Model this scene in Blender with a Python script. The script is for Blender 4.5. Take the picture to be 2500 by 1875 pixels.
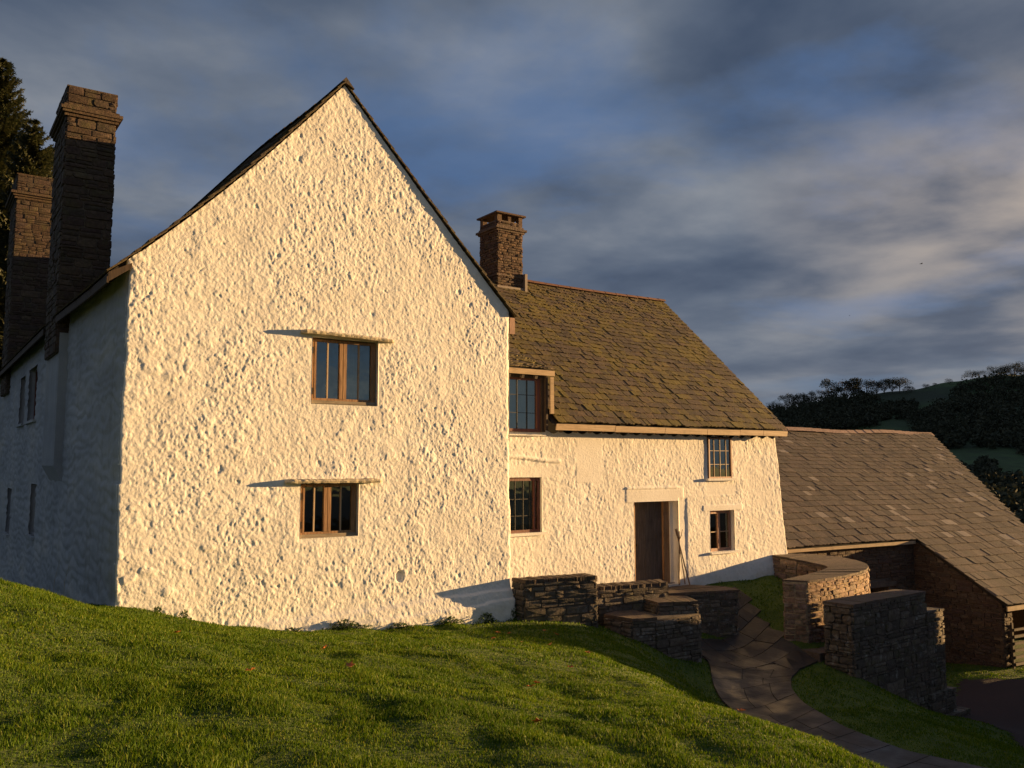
import bpy, math, random
import numpy as np
from mathutils import Vector, Matrix
R = math.radians
for o in list(bpy.data.objects): bpy.data.objects.remove(o)
S = bpy.context.scene
COL = S.collection
random.seed(7); RNG = np.random.default_rng(7)

# ---------------------------------------------------------------- camera, sky, sun, exposure
cam = bpy.data.cameras.new('camera'); co = bpy.data.objects.new('camera', cam); COL.objects.link(co)
cam.sensor_width = 36; cam.lens = 36 * 2095 / 2500; cam.clip_start = .05; cam.clip_end = 5000
co.location = (0, 0, 3); co.rotation_euler = (R(90 + 5.27), 0, 0)
S.camera = co
S.render.resolution_x = 1024; S.render.resolution_y = 768
S.view_settings.view_transform = 'Standard'; S.view_settings.look = 'None'
S.view_settings.gamma = 1; S.view_settings.exposure = 1.40
SUN_AZ, SUN_EL = 22.0, 4.6       # azimuth from +X towards +Y
W = bpy.data.worlds.new('World'); S.world = W; W.use_nodes = True
sl = bpy.data.lights.new('sun', 'SUN'); sl.energy = 5.0; sl.angle = R(.5); sl.color = (1, .61, .25)
so = bpy.data.objects.new('sun', sl); COL.objects.link(so)
sd = Vector((math.cos(R(SUN_EL)) * math.cos(R(SUN_AZ)), math.cos(R(SUN_EL)) * math.sin(R(SUN_AZ)), math.sin(R(SUN_EL))))
so.rotation_euler = sd.to_track_quat('Z', 'Y').to_euler(); so.location = (60, 20, 30)

class NT:
    """small helper for node trees"""
    def __init__(s, tree): s.t = tree; s.n = tree.nodes; s.l = tree.links
    def new(s, typ, **kw):
        n = s.n.new(typ); ins = kw.pop('ins', {})
        for k, v in kw.items(): setattr(n, k, v)
        for k, v in ins.items():
            if isinstance(v, bpy.types.NodeSocket): s.l.new(v, n.inputs[k])
            else: n.inputs[k].default_value = v
        return n
    def math(s, op, a, b=0.0, c=None, clamp=False):
        n = s.n.new('ShaderNodeMath'); n.operation = op; n.use_clamp = clamp
        for i, v in enumerate((a, b) if c is None else (a, b, c)):
            if isinstance(v, bpy.types.NodeSocket): s.l.new(v, n.inputs[i])
            else: n.inputs[i].default_value = v
        return n.outputs[0]
    def vmath(s, op, a, b):
        n = s.n.new('ShaderNodeVectorMath'); n.operation = op
        for i, v in enumerate((a, b)):
            if isinstance(v, bpy.types.NodeSocket): s.l.new(v, n.inputs[i])
            else: n.inputs[i].default_value = v
        return n.outputs[0]
    def mix(s, f, a, b, mode='MIX'):
        n = s.n.new('ShaderNodeMix'); n.data_type = 'RGBA'; n.blend_type = mode
        for k, v in ((0, f), (6, a), (7, b)):
            if isinstance(v, bpy.types.NodeSocket): s.l.new(v, n.inputs[k])
            else: n.inputs[k].default_value = (v if k == 0 else (*v, 1) if len(v) == 3 else v)
        return n.outputs[2]
    def ramp(s, f, stops, interp='LINEAR'):
        n = s.n.new('ShaderNodeValToRGB'); s.l.new(f, n.inputs[0]); cr = n.color_ramp; cr.interpolation = interp
        while len(cr.elements) < len(stops): cr.elements.new(.5)
        for e, (p, c) in zip(cr.elements, stops):
            e.position = p; e.color = (c, c, c, 1) if not hasattr(c, '__len__') else (*c, 1)
        return n.outputs[0]
    def noise(s, vec, scale, detail=4, rough=.55, dist=0.0, out=0):
        n = s.new('ShaderNodeTexNoise', ins={'Scale': scale, 'Detail': detail, 'Roughness': rough, 'Distortion': dist})
        if vec is not None: s.l.new(vec, n.inputs['Vector'])
        return n.outputs[out]
    def scale(s, vec, v):
        n = s.n.new('ShaderNodeMapping'); s.l.new(vec, n.inputs[0]); n.inputs['Scale'].default_value = v; return n.outputs[0]

def build_world():
    t = NT(W.node_tree); t.n.clear()
    out = t.new('ShaderNodeOutputWorld'); bg = t.new('ShaderNodeBackground'); bg.inputs[1].default_value = .060
    t.l.new(bg.outputs[0], out.inputs[0])
    sky = t.new('ShaderNodeTexSky', sky_type='NISHITA', sun_disc=False, sun_elevation=R(SUN_EL), sun_rotation=R(90 - SUN_AZ))
    sky.dust_density = .4; sky.ozone_density = 3.0; sky.altitude = 150
    tc = t.new('ShaderNodeTexCoord').outputs['Generated']
    sx = t.new('ShaderNodeSeparateXYZ', ins={0: tc}); x, y, z = sx.outputs
    zz = t.math('ADD', t.math('MAXIMUM', z, 0.0), .12)
    pl = t.new('ShaderNodeCombineXYZ', ins={0: t.math('DIVIDE', x, zz), 1: t.math('DIVIDE', y, zz), 2: 0.0}).outputs[0]
    rot = t.new('ShaderNodeMapping', ins={0: pl}); rot.inputs['Rotation'].default_value = (0, 0, R(-38)); rot.inputs['Scale'].default_value = (1.0, 1.0, 1)
    p = rot.outputs[0]
    n1 = t.noise(p, .95, 9, .55, .25)
    n2 = t.noise(t.vmath('ADD', p, (5.3, 2.1, .7)), 1.5, 8, .50, .1)
    n3 = t.noise(t.vmath('ADD', p, (1.3, 8.1, 2.7)), .42, 5, .5, .15)
    hi = t.ramp(z, [(0.0, 0.0), (.2, .25), (.55, 1.0)])
    # deep evening blue, greyer low down
    blue = t.mix(hi, (.70, 1.05, 1.85), (.64, 1.25, 2.4))
    nis = t.mix(1.0, sky.outputs[0], (.42, .75, 1.25), 'MULTIPLY')
    base = t.mix(.30, blue, nis)
    # cloud body: slate grey-blue to lilac grey, lit cream edges towards the sun side
    body = t.ramp(n2, [(.32, (.34, .49, .80)), (.44, (.58, .76, 1.10)), (.55, (.92, 1.10, 1.42)), (.68, (1.55, 1.68, 1.9))])
    mask = t.ramp(n1, [(.34, .35), (.48, .97)])
    c = t.mix(mask, base, body)
    # cream lit patches: right hand side, low
    side = t.ramp(t.math('DIVIDE', x, t.math('MAXIMUM', y, .05)), [(.26, 0.0), (.62, 1.0)])
    band = t.ramp(z, [(.03, .25), (.12, .8), (.27, .9), (.38, .18), (.5, 0.0)])
    lit = t.math('MULTIPLY', t.math('MULTIPLY', side, band), t.ramp(n3, [(.40, 0.0), (.60, 1.0)]))
    lit = t.math('MULTIPLY', lit, t.ramp(n2, [(.38, .15), (.60, 1.0)]))
    c = t.mix(lit, c, (3.6, 2.95, 2.4))
    low = t.ramp(z, [(.0, .65), (.14, .25), (.28, 0.0)])
    c = t.mix(low, c, (1.05, 1.18, 1.45))
    t.l.new(c, bg.inputs[0])
build_world()

# ---------------------------------------------------------------- frames
A = R(35)
G0 = Vector((-5.747, 12.6, 0))
HOUSE = Matrix.Translation(G0) @ Matrix.Rotation(A, 4, 'Z')          # x along the front, y into the house
e = Vector((12.60, 27.3, .732))
BARN = Matrix.Translation((12.60, 27.3, 0)) @ Matrix.Rotation(R(30), 4, 'Z')
I4 = Matrix.Identity(4)
def L2W(x, y): 
    v = HOUSE @ Vector((x, y, 0)); return v.x, v.y
def W2L(x, y):
    v = HOUSE.inverted() @ Vector((x, y, 0)); return v.x, v.y

def tag(o, label=None, cat=None, group=None, kind=None):
    if label: o['label'] = label
    if cat: o['category'] = cat
    if group: o['group'] = group
    if kind: o['kind'] = kind
    return o
MATW = {}
def thing(name, label, cat, mat4, group=None):
    o = bpy.data.objects.new(name, None); COL.objects.link(o); o.empty_display_size = .3
    o.matrix_world = mat4; MATW[o.name] = mat4.copy()
    return tag(o, label, cat, group)
def world_of(o): return MATW.get(o.name, I4) if o else I4

class MB:
    def __init__(s, frame=I4): s.v = []; s.f = []; s.frame = frame; s.parts = []
    def add(s, vs, fs):
        b = len(s.v); s.parts.append((b, len(s.f))); s.v.extend([tuple(p) for p in vs]); s.f.extend([tuple(i + b for i in q) for q in fs])
    def box(s, x0, x1, y0, y1, z0, z1, j=0.0):
        vs = [(x, y, z) for z in (z0, z1) for x, y in ((x0, y0), (x1, y0), (x1, y1), (x0, y1))]
        if j: vs = [tuple(c + random.uniform(-j, j) for c in p) for p in vs]
        s.add(vs, [(3, 2, 1, 0), (4, 5, 6, 7), (0, 1, 5, 4), (1, 2, 6, 5), (2, 3, 7, 6), (3, 0, 4, 7)])
    def prism(s, poly, z0, z1):
        """poly counter-clockwise; z1 may be a list per vertex"""
        n = len(poly); zt = z1 if hasattr(z1, '__len__') else [z1] * n; zb = z0 if hasattr(z0, '__len__') else [z0] * n
        s.add([(p[0], p[1], zb[i]) for i, p in enumerate(poly)] + [(p[0], p[1], zt[i]) for i, p in enumerate(poly)],
              [tuple(range(n - 1, -1, -1)), tuple(range(n, 2 * n))] + [(i, (i + 1) % n, n + (i + 1) % n, n + i) for i in range(n)])
    def bar(s, a, b, w, h, up=(0, 0, 1)):
        a = Vector(a); b = Vector(b); d = (b - a).normalized(); x = d.cross(Vector(up))
        if x.length < 1e-4: x = Vector((1, 0, 0))
        x.normalize(); y = x.cross(d)
        vs = [p + x * sx * w / 2 + y * sy * h / 2 for p in (a, b) for sx, sy in ((-1, -1), (1, -1), (1, 1), (-1, 1))]
        s.add(vs, [(0, 1, 2, 3), (7, 6, 5, 4), (0, 4, 5, 1), (1, 5, 6, 2), (2, 6, 7, 3), (3, 7, 4, 0)])
    def tube(s, pts, rad, n=6):
        pts = [Vector(p) for p in pts]; rings = []
        for i, p in enumerate(pts):
            d = (pts[min(i + 1, len(pts) - 1)] - pts[max(i - 1, 0)]).normalized()
            x = d.cross(Vector((.13, .9, .31))).normalized(); y = d.cross(x); r = rad[i] if hasattr(rad, '__len__') else rad
            rings.append([p + (x * math.cos(2 * math.pi * k / n) + y * math.sin(2 * math.pi * k / n)) * r for k in range(n)])
        vs = [q for r_ in rings for q in r_]; fs = []
        for i in range(len(pts) - 1):
            for k in range(n): a = i * n + k; b = i * n + (k + 1) % n; fs.append((a, b, b + n, a + n))
        fs += [tuple(range(n - 1, -1, -1)), tuple(range(len(vs) - n, len(vs)))]
        s.add(vs, fs)
    def each(s, name, mat, parent=None, smooth=False):
        P_ = s.parts + [(len(s.v), len(s.f))]; out = []
        for (a, f0), (b, f1) in zip(P_[:-1], P_[1:]):
            m_ = MB(s.frame); m_.v = s.v[a:b]; m_.f = [tuple(i - a for i in q) for q in s.f[f0:f1]]; out.append(m_.build(name, mat, parent, smooth))
        return out
    def build(s, name, mat, parent=None, smooth=False):
        M = world_of(parent).inverted() @ s.frame
        me = bpy.data.meshes.new(name)
        V = np.array(s.v, dtype=float).reshape(-1, 3); m = np.array(M)
        V = V @ m[:3, :3].T + m[:3, 3]
        me.from_pydata(V.tolist(), [], s.f); me.materials.append(mat)
        if smooth: me.polygons.foreach_set('use_smooth', [True] * len(me.polygons))
        me.update(); o = bpy.data.objects.new(name, me); COL.objects.link(o)
        if parent: o.parent = parent
        if parent: MATW[o.name] = world_of(parent)
        else: MATW[o.name] = I4
        return o

def np_mesh(name, V, F, mat, parent=None, frame=I4, smooth=True):
    """V (n,3), F (m,k) numpy, k = 3 or 4"""
    M = np.array(world_of(parent).inverted() @ frame); V = V @ M[:3, :3].T + M[:3, 3]
    me = bpy.data.meshes.new(name); k = F.shape[1]
    me.vertices.add(len(V)); me.vertices.foreach_set('co', V.astype(np.float32).ravel())
    me.loops.add(F.size); me.loops.foreach_set('vertex_index', F.astype(np.int32).ravel())
    me.polygons.add(len(F)); me.polygons.foreach_set('loop_start', (np.arange(len(F)) * k).astype(np.int32))
    me.polygons.foreach_set('loop_total', np.full(len(F), k, dtype=np.int32))
    me.polygons.foreach_set('use_smooth', np.full(len(F), smooth))
    me.update(calc_edges=True); me.validate(); me.materials.append(mat)
    o = bpy.data.objects.new(name, me); COL.objects.link(o)
    if parent: o.parent = parent; MATW[o.name] = world_of(parent)
    return o

# ---------------------------------------------------------------- numpy noise
def _h(ix, iy, s=0):
    a = (ix.astype(np.int64) * 374761393 + iy.astype(np.int64) * 668265263 + s * 1442695041) & 0xffffffff
    a = ((a ^ (a >> 13)) * 1274126177) & 0xffffffff; a = a ^ (a >> 16)
    return (a & 0xffffff) / float(0xffffff)
def vnoise(x, y, s=0):
    ix = np.floor(x); iy = np.floor(y); fx = x - ix; fy = y - iy; fx = fx * fx * fx * (fx * (fx * 6 - 15) + 10); fy = fy * fy * fy * (fy * (fy * 6 - 15) + 10)
    a = _h(ix, iy, s); b = _h(ix + 1, iy, s); c = _h(ix, iy + 1, s); d = _h(ix + 1, iy + 1, s)
    return (a + (b - a) * fx) * (1 - fy) + (c + (d - c) * fx) * fy
def fbm(x, y, o=4, s=0):
    t = 0; a = .5; n = 0
    for i in range(o): t = t + a * vnoise(x * 2 ** i + 13.1 * i, y * 2 ** i - 7.7 * i, s + i); n += a; a *= .5
    return t / n
def worley(x, y, s=0):
    ix = np.floor(x); iy = np.floor(y); f1 = np.full(x.shape, 9.); f2 = np.full(x.shape, 9.); idv = np.zeros(x.shape)
    for dx in (-1, 0, 1):
        for dy in (-1, 0, 1):
            cx = ix + dx; cy = iy + dy
            px = cx + _h(cx, cy, s + 1); py = cy + _h(cx, cy, s + 2); d = np.hypot(px - x, py - y)
            new = d < f1; f2 = np.where(new, f1, np.minimum(f2, d)); idv = np.where(new, _h(cx, cy, s + 3), idv); f1 = np.where(new, d, f1)
    return f1, f2, idv
def sstep(a, b, x): t = np.clip((x - a) / (b - a), 0, 1); return t * t * (3 - 2 * t)

# ---------------------------------------------------------------- materials
def new_mat(name):
    m = bpy.data.materials.new(name); m.use_nodes = True; t = NT(m.node_tree); b = t.n['Principled BSDF']
    return m, t, b
def objc(t): return t.new('ShaderNodeTexCoord').outputs['Object']
def geo(t): return t.new('ShaderNodeNewGeometry')
def bump(t, b, h, strength=.5, dist=.02):
    n = t.new('ShaderNodeBump', ins={'Strength': strength, 'Distance': dist, 'Height': h}); t.l.new(n.outputs[0], b.inputs['Normal'])

def m_limewash():
    m, t, b = new_mat('limewash'); p = objc(t)
    n = t.noise(p, 1.1, 5); n2 = t.noise(p, 9, 4)
    c = t.ramp(n, [(.35, (.80, .77, .72)), (.65, (.86, .84, .80))])
    c = t.mix(t.ramp(n2, [(.60, 0.0), (.78, .35)]), c, (.66, .58, .50))
    z = t.new('ShaderNodeSeparateXYZ', ins={0: p}).outputs[2]
    st = t.math('MULTIPLY', t.ramp(z, [(.0, 1.0), (.9, 0.0)]), t.ramp(t.noise(p, 3, 5), [(.45, 0.0), (.7, .5)]))
    c = t.mix(st, c, (.42, .40, .30))
    t.l.new(c, b.inputs['Base Color']); b.inputs['Roughness'].default_value = .9
    h = t.math('ADD', t.noise(p, 30, 5, .6), t.math('MULTIPLY', t.noise(p, 95, 3, .6), .45))
    bump(t, b, h, .55, .012); return m
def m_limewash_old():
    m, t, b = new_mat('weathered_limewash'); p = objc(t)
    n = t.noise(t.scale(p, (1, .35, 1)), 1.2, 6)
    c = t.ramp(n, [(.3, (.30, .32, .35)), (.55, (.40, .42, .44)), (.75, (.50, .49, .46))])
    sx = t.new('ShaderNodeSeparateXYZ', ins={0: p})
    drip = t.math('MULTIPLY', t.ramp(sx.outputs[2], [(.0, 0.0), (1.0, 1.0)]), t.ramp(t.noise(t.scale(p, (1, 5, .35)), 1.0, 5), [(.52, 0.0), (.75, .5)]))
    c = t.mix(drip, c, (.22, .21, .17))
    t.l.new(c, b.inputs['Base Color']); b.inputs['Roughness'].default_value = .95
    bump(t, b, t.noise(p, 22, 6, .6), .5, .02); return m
def m_stone(name, cols, lime=0.0, moss=0.0, dark=1.0):
    m, t, b = new_mat(name); g = geo(t); p = objc(t)
    rnd = g.outputs['Random Per Island']
    k = [tuple(x * dark for x in c) for c in cols]
    c = t.ramp(rnd, [(i / max(1, len(k) - 1), q) for i, q in enumerate(k)])
    n = t.noise(p, 14, 6, .65); c = t.mix(t.ramp(n, [(.30, .75), (.60, 0.0)]), c, tuple(.38 * x for x in k[0]))
    c = t.mix(t.ramp(t.noise(p, 45, 3), [(.60, 0.0), (.75, .35)]), c, tuple(min(1, 1.9 * x) for x in k[-1]))
    if lime: c = t.mix(t.ramp(t.noise(p, 5.5, 6, .7), [(.56, 0.0), (.72, lime)]), c, (.42, .41, .38))
    if moss: c = t.mix(t.ramp(t.noise(p, 4.1, 6, .7, .4), [(.50, 0.0), (.68, moss)]), c, (.10, .095, .025))
    t.l.new(c, b.inputs['Base Color']); b.inputs['Roughness'].default_value = .88
    h = t.math('ADD', t.noise(p, 22, 6, .65), t.math('MULTIPLY', t.noise(p, 70, 3), .4)); bump(t, b, h, .8, .02); return m
def m_slate(name, cols, moss=0.0, pale=0.0):
    m, t, b = new_mat(name); g = geo(t); p = objc(t); rnd = g.outputs['Random Per Island']
    c = t.ramp(rnd, [(i / (len(cols) - 1), q) for i, q in enumerate(cols)])
    c = t.mix(t.ramp(t.noise(p, 16, 5, .65), [(.35, .55), (.62, 0.0)]), c, tuple(.5 * x for x in cols[0]))
    if pale:
        c = t.mix(t.math('MULTIPLY', t.math('GREATER_THAN', t.math('FRACT', t.math('MULTIPLY', rnd, 37.7)), .97), pale), c, (.30, .25, .21))
    if moss:
        r2 = t.math('FRACT', t.math('MULTIPLY', rnd, 91.3))
        n = t.math('ADD', t.noise(p, .9, 5, .65), t.math('MULTIPLY', r2, .30))
        n = t.math('ADD', n, t.math('MULTIPLY', t.noise(p, 13, 4), .20))
        c = t.mix(t.ramp(n, [(.64, 0.0), (.92, moss * .8)]), c, (.175, .130, .010))
        c = t.mix(t.ramp(t.noise(p, 26, 4, .6), [(.56, 0.0), (.70, moss * .8)]), c, (.10, .11, .012))
        c = t.mix(t.ramp(t.noise(t.vmath('ADD', p, (3, 3, 3)), 19, 3), [(.66, 0.0), (.74, .5)]), c, (.33, .29, .24))
    t.l.new(c, b.inputs['Base Color']); b.inputs['Roughness'].default_value = .82
    bump(t, b, t.noise(t.scale(p, (1, 1, 1)), 24, 6, .6), .7, .018); return m
def m_wood(name, c0, c1, rough=.65, axis=(14, 14, 1.2)):
    m, t, b = new_mat(name); p = objc(t); n = t.noise(t.scale(p, axis), 2.2, 6, .6, .6)
    c = t.ramp(n, [(.32, c0), (.66, c1)])
    c = t.mix(t.ramp(t.noise(p, 3.5, 5, .6), [(.50, 0.0), (.75, .5)]), c, tuple(.45 * x for x in c0))
    t.l.new(c, b.inputs['Base Color']); b.inputs['Roughness'].default_value = rough
    bump(t, b, n, .35, .01); return m
def m_plain(name, c, rough=.8, var=.35, sc=8.0, metal=0.0, bs=.3):
    m, t, b = new_mat(name); p = objc(t)
    col = t.ramp(t.noise(p, sc, 5, .6), [(.3, tuple(x * (1 - var) for x in c)), (.7, tuple(min(1, x * (1 + var)) for x in c))])
    t.l.new(col, b.inputs['Base Color']); b.inputs['Roughness'].default_value = rough; b.inputs['Metallic'].default_value = metal
    if bs: bump(t, b, t.noise(p, sc * 5, 4), bs, .01)
    return m
def m_glass(name='old_window_glass', add=.28, tint=(.72, .76, .74, 1)):
    m, t, b = new_mat(name); t.n.remove(b); out = t.n['Material Output']; p = objc(t)
    bm = t.new('ShaderNodeBump', ins={'Strength': .12, 'Distance': .02, 'Height': t.noise(p, 3.2, 2)})
    gl = t.new('ShaderNodeBsdfGlossy', ins={'Color': (.74, .84, .76, 1), 'Roughness': .03, 'Normal': bm.outputs[0]})
    tr = t.new('ShaderNodeBsdfTransparent', ins={'Color': tint})
    fr0 = t.new('ShaderNodeFresnel', ins={'IOR': 1.6, 'Normal': bm.outputs[0]}); fr = t.new('ShaderNodeMath', operation='ADD', ins={0: fr0.outputs[0], 1: add})
    mx = t.new('ShaderNodeMixShader', ins={0: fr.outputs[0], 1: tr.outputs[0], 2: gl.outputs[0]}); t.l.new(mx.outputs[0], out.inputs[0]); return m
def m_leaf(name, c0, c1, trans=.35, rough=.55):
    m, t, b = new_mat(name); g = geo(t)
    c = t.ramp(g.outputs['Random Per Island'], [(0, c0), (1, c1)])
    t.l.new(c, b.inputs['Base Color']); b.inputs['Roughness'].default_value = rough
    out = t.n['Material Output']; tl = t.new('ShaderNodeBsdfTranslucent', ins={'Color': c})
    mx = t.new('ShaderNodeMixShader', ins={0: trans, 1: b.outputs[0], 2: tl.outputs[0]}); t.l.new(mx.outputs[0], out.inputs[0]); return m
def m_grass():
    m, t, b = new_mat('grass_blades'); g = geo(t); p = objc(t)
    r = g.outputs['Random Per Island']
    n = t.noise(p, .9, 5, .6)
    c = t.ramp(r, [(0, (.044, .098, .003)), (.55, (.100, .168, .004)), (.9, (.175, .230, .008)), (1, (.26, .24, .04))])
    c = t.mix(t.ramp(n, [(.36, .5), (.62, 0.0)]), c, (.045, .10, .005))
    t.l.new(c, b.inputs['Base Color']); b.inputs['Roughness'].default_value = .6; b.inputs['Specular IOR Level'].default_value = .2
    out = t.n['Material Output']; tl = t.new('ShaderNodeBsdfTranslucent', ins={'Color': c})
    mx = t.new('ShaderNodeMixShader', ins={0: .35, 1: b.outputs[0], 2: tl.outputs[0]}); t.l.new(mx.outputs[0], out.inputs[0]); return m
def m_ground():
    m, t, b = new_mat('turf_ground'); p = objc(t)
    c = t.ramp(t.noise(p, 2.5, 6, .65), [(.3, (.040, .075, .006)), (.55, (.075, .115, .008)), (.75, (.100, .125, .014)), (.85, (.09, .075, .03))])
    c = t.mix(t.ramp(t.noise(p, .02, 3), [(.45, 0.0), (.6, .5)]), c, (.03, .06, .012))
    t.l.new(c, b.inputs['Base Color']); b.inputs['Roughness'].default_value = .95
    bump(t, b, t.noise(p, 30, 6, .7), .8, .04); return m
def m_gravel():
    m, t, b = new_mat('red_gravel'); p = objc(t)
    v = t.new('ShaderNodeTexVoronoi', ins={'Scale': 45.0}); t.l.new(p, v.inputs['Vector'])
    c = t.mix(.6, t.ramp(t.noise(p, 1.2, 5), [(.3, (.024, .012, .010)), (.7, (.042, .021, .018))]), t.ramp(v.outputs['Color'], [(0, (.05, .03, .03)), (1, (.06, .034, .030))]))
    t.l.new(c, b.inputs['Base Color']); b.inputs['Roughness'].default_value = .9; bump(t, b, v.outputs[0], .8, .02); return m
def m_flag():
    m, t, b = new_mat('damp_flagstone'); p = objc(t); g = geo(t)
    c = t.ramp(g.outputs['Random Per Island'], [(0, (.036, .028, .024)), (.5, (.048, .037, .031)), (1, (.060, .046, .038))])
    c = t.mix(t.ramp(t.noise(p, 5, 6, .65), [(.35, .6), (.65, 0.0)]), c, (.05, .038, .032))
    t.l.new(c, b.inputs['Base Color']); t.l.new(t.ramp(t.noise(p, 1.6, 5), [(.35, .28), (.65, .70)]), b.inputs['Roughness']); b.inputs['Specular IOR Level'].default_value = .35
    bump(t, b, t.noise(p, 14, 6, .6), .35, .015); return m

LIME = m_limewash(); LIMEOLD = m_limewash_old()
BROWNS = [(.070, .040, .026), (.115, .068, .042), (.085, .062, .048), (.15, .095, .058), (.10, .060, .05), (.18, .125, .08)]
GREYS = [(.075, .060, .046), (.13, .100, .074), (.095, .075, .062), (.18, .140, .105), (.145, .108, .082), (.22, .18, .14)]
M_WALLSTONE = m_stone('garden_wall_stone', GREYS, .7, .55)
M_CURVESTONE = m_stone('curved_wall_stone', [tuple(2.6 * x for x in c) for c in BROWNS], .4, .4)
M_BARNSTONE = m_stone('barn_stone', BROWNS, .15, .1, 1.05)
M_CHIMNEY = m_stone('chimney_stone', [(c[0] * 1.1, c[1] * 1.0, c[2] * .95) for c in BROWNS], .08, .35, .95)
M_CHIMNEYD = m_stone('old_chimney_stone', [tuple(.75 * x for x in c) for c in BROWNS], .05, .45)
M_MORTAR = m_plain('lime_mortar', (.20, .15, .11), .95, .35, 12)
M_MORTARD = m_plain('dark_mortar', (.12, .095, .072), .95, .4, 10)
M_COPING = m_stone('coping_stone', [(.10, .068, .05), (.15, .10, .075), (.12, .085, .06)], .15, .35)
M_SLATE_MOSS = m_slate('mossy_stone_slate', [(.050, .032, .020), (.105, .066, .038), (.065, .045, .032), (.15, .095, .055), (.085, .055, .042), (.12, .085, .06)], moss=.9)
M_SLATE_DARK = m_slate('dark_stone_slate', [(.05, .033, .022), (.085, .058, .038), (.07, .05, .038)], moss=.35)
M_SLATE_BARN = m_slate('barn_stone_slate', [(.070, .048, .040), (.12, .085, .066), (.060, .046, .042), (.17, .125, .095), (.105, .080, .064), (.14, .098, .080), (.09, .070, .054), (.13, .100, .075)], pale=.8)
M_DECK = m_plain('roof_underlay', (.03, .024, .02), .95, .3, 6)
M_INT = m_plain('dark_interior', (.03, .028, .025), .95, .2, 3, bs=0)  # painted near-black for the shade indoors
M_RIDGE = m_plain('clay_ridge_tile', (.17, .075, .05), .8, .3, 9)
M_RIDGE_B = m_plain('lime_bedded_ridge', (.34, .22, .17), .85, .35, 9)
M_OAK = m_wood('orange_oak', (.21, .105, .045), (.38, .22, .11))
M_OAKH = m_wood('orange_oak_rail', (.24, .105, .035), (.42, .22, .09), axis=(1.2, 14, 14))
M_SILLW = m_wood('weathered_sill', (.20, .16, .12), (.34, .28, .20), .8, (1.2, 14, 14))
M_FASCIA = m_wood('pale_oak_board', (.34, .23, .13), (.52, .38, .24), .75, (1.0, 14, 14))
M_PLANK = m_wood('weathered_door_planks', (.050, .038, .032), (.125, .098, .082), .7, (16, 16, 1.0))
M_PINK = m_wood('brown_pink_frame', (.28, .15, .10), (.38, .21, .15), .6)
M_REDFR = m_wood('dark_red_frame', (.13, .045, .030), (.20, .075, .050), .55)
M_DARKWOOD = m_wood('dark_timber', (.035, .022, .015), (.08, .05, .032), .8)
M_LEAD = m_plain('lead_came', (.045, .042, .04), .5, .3, 30, .5)
M_IRON = m_plain('iron', (.05, .035, .025), .6, .3, 30, .6)
M_BARS = m_wood('pale_glazing_bar', (.40, .28, .17), (.55, .42, .28), .6)
M_GLASS = m_glass(); M_GLASSD = m_glass('darkened_side_glass', -.25, (.3, .32, .33, 1))  # side panes: tint darkened and sky reflection cut so they read dark
M_CURTAIN = m_plain('linen_curtain', (.55, .50, .36), .9, .25, 5)
M_PALEBLIND = m_plain('pale_blind', (.75, .80, .74), .9, .1, 2)
M_SLAB = m_stone('lichen_slab', [(.52, .45, .33), (.62, .54, .40)], .3, .12)
M_STICK = m_wood('hazel_stick', (.09, .05, .03), (.20, .12, .07), .6)
M_GROUND = m_ground(); M_GRASS = m_grass(); M_GRAVEL = m_gravel(); M_FLAG = m_flag()

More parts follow.
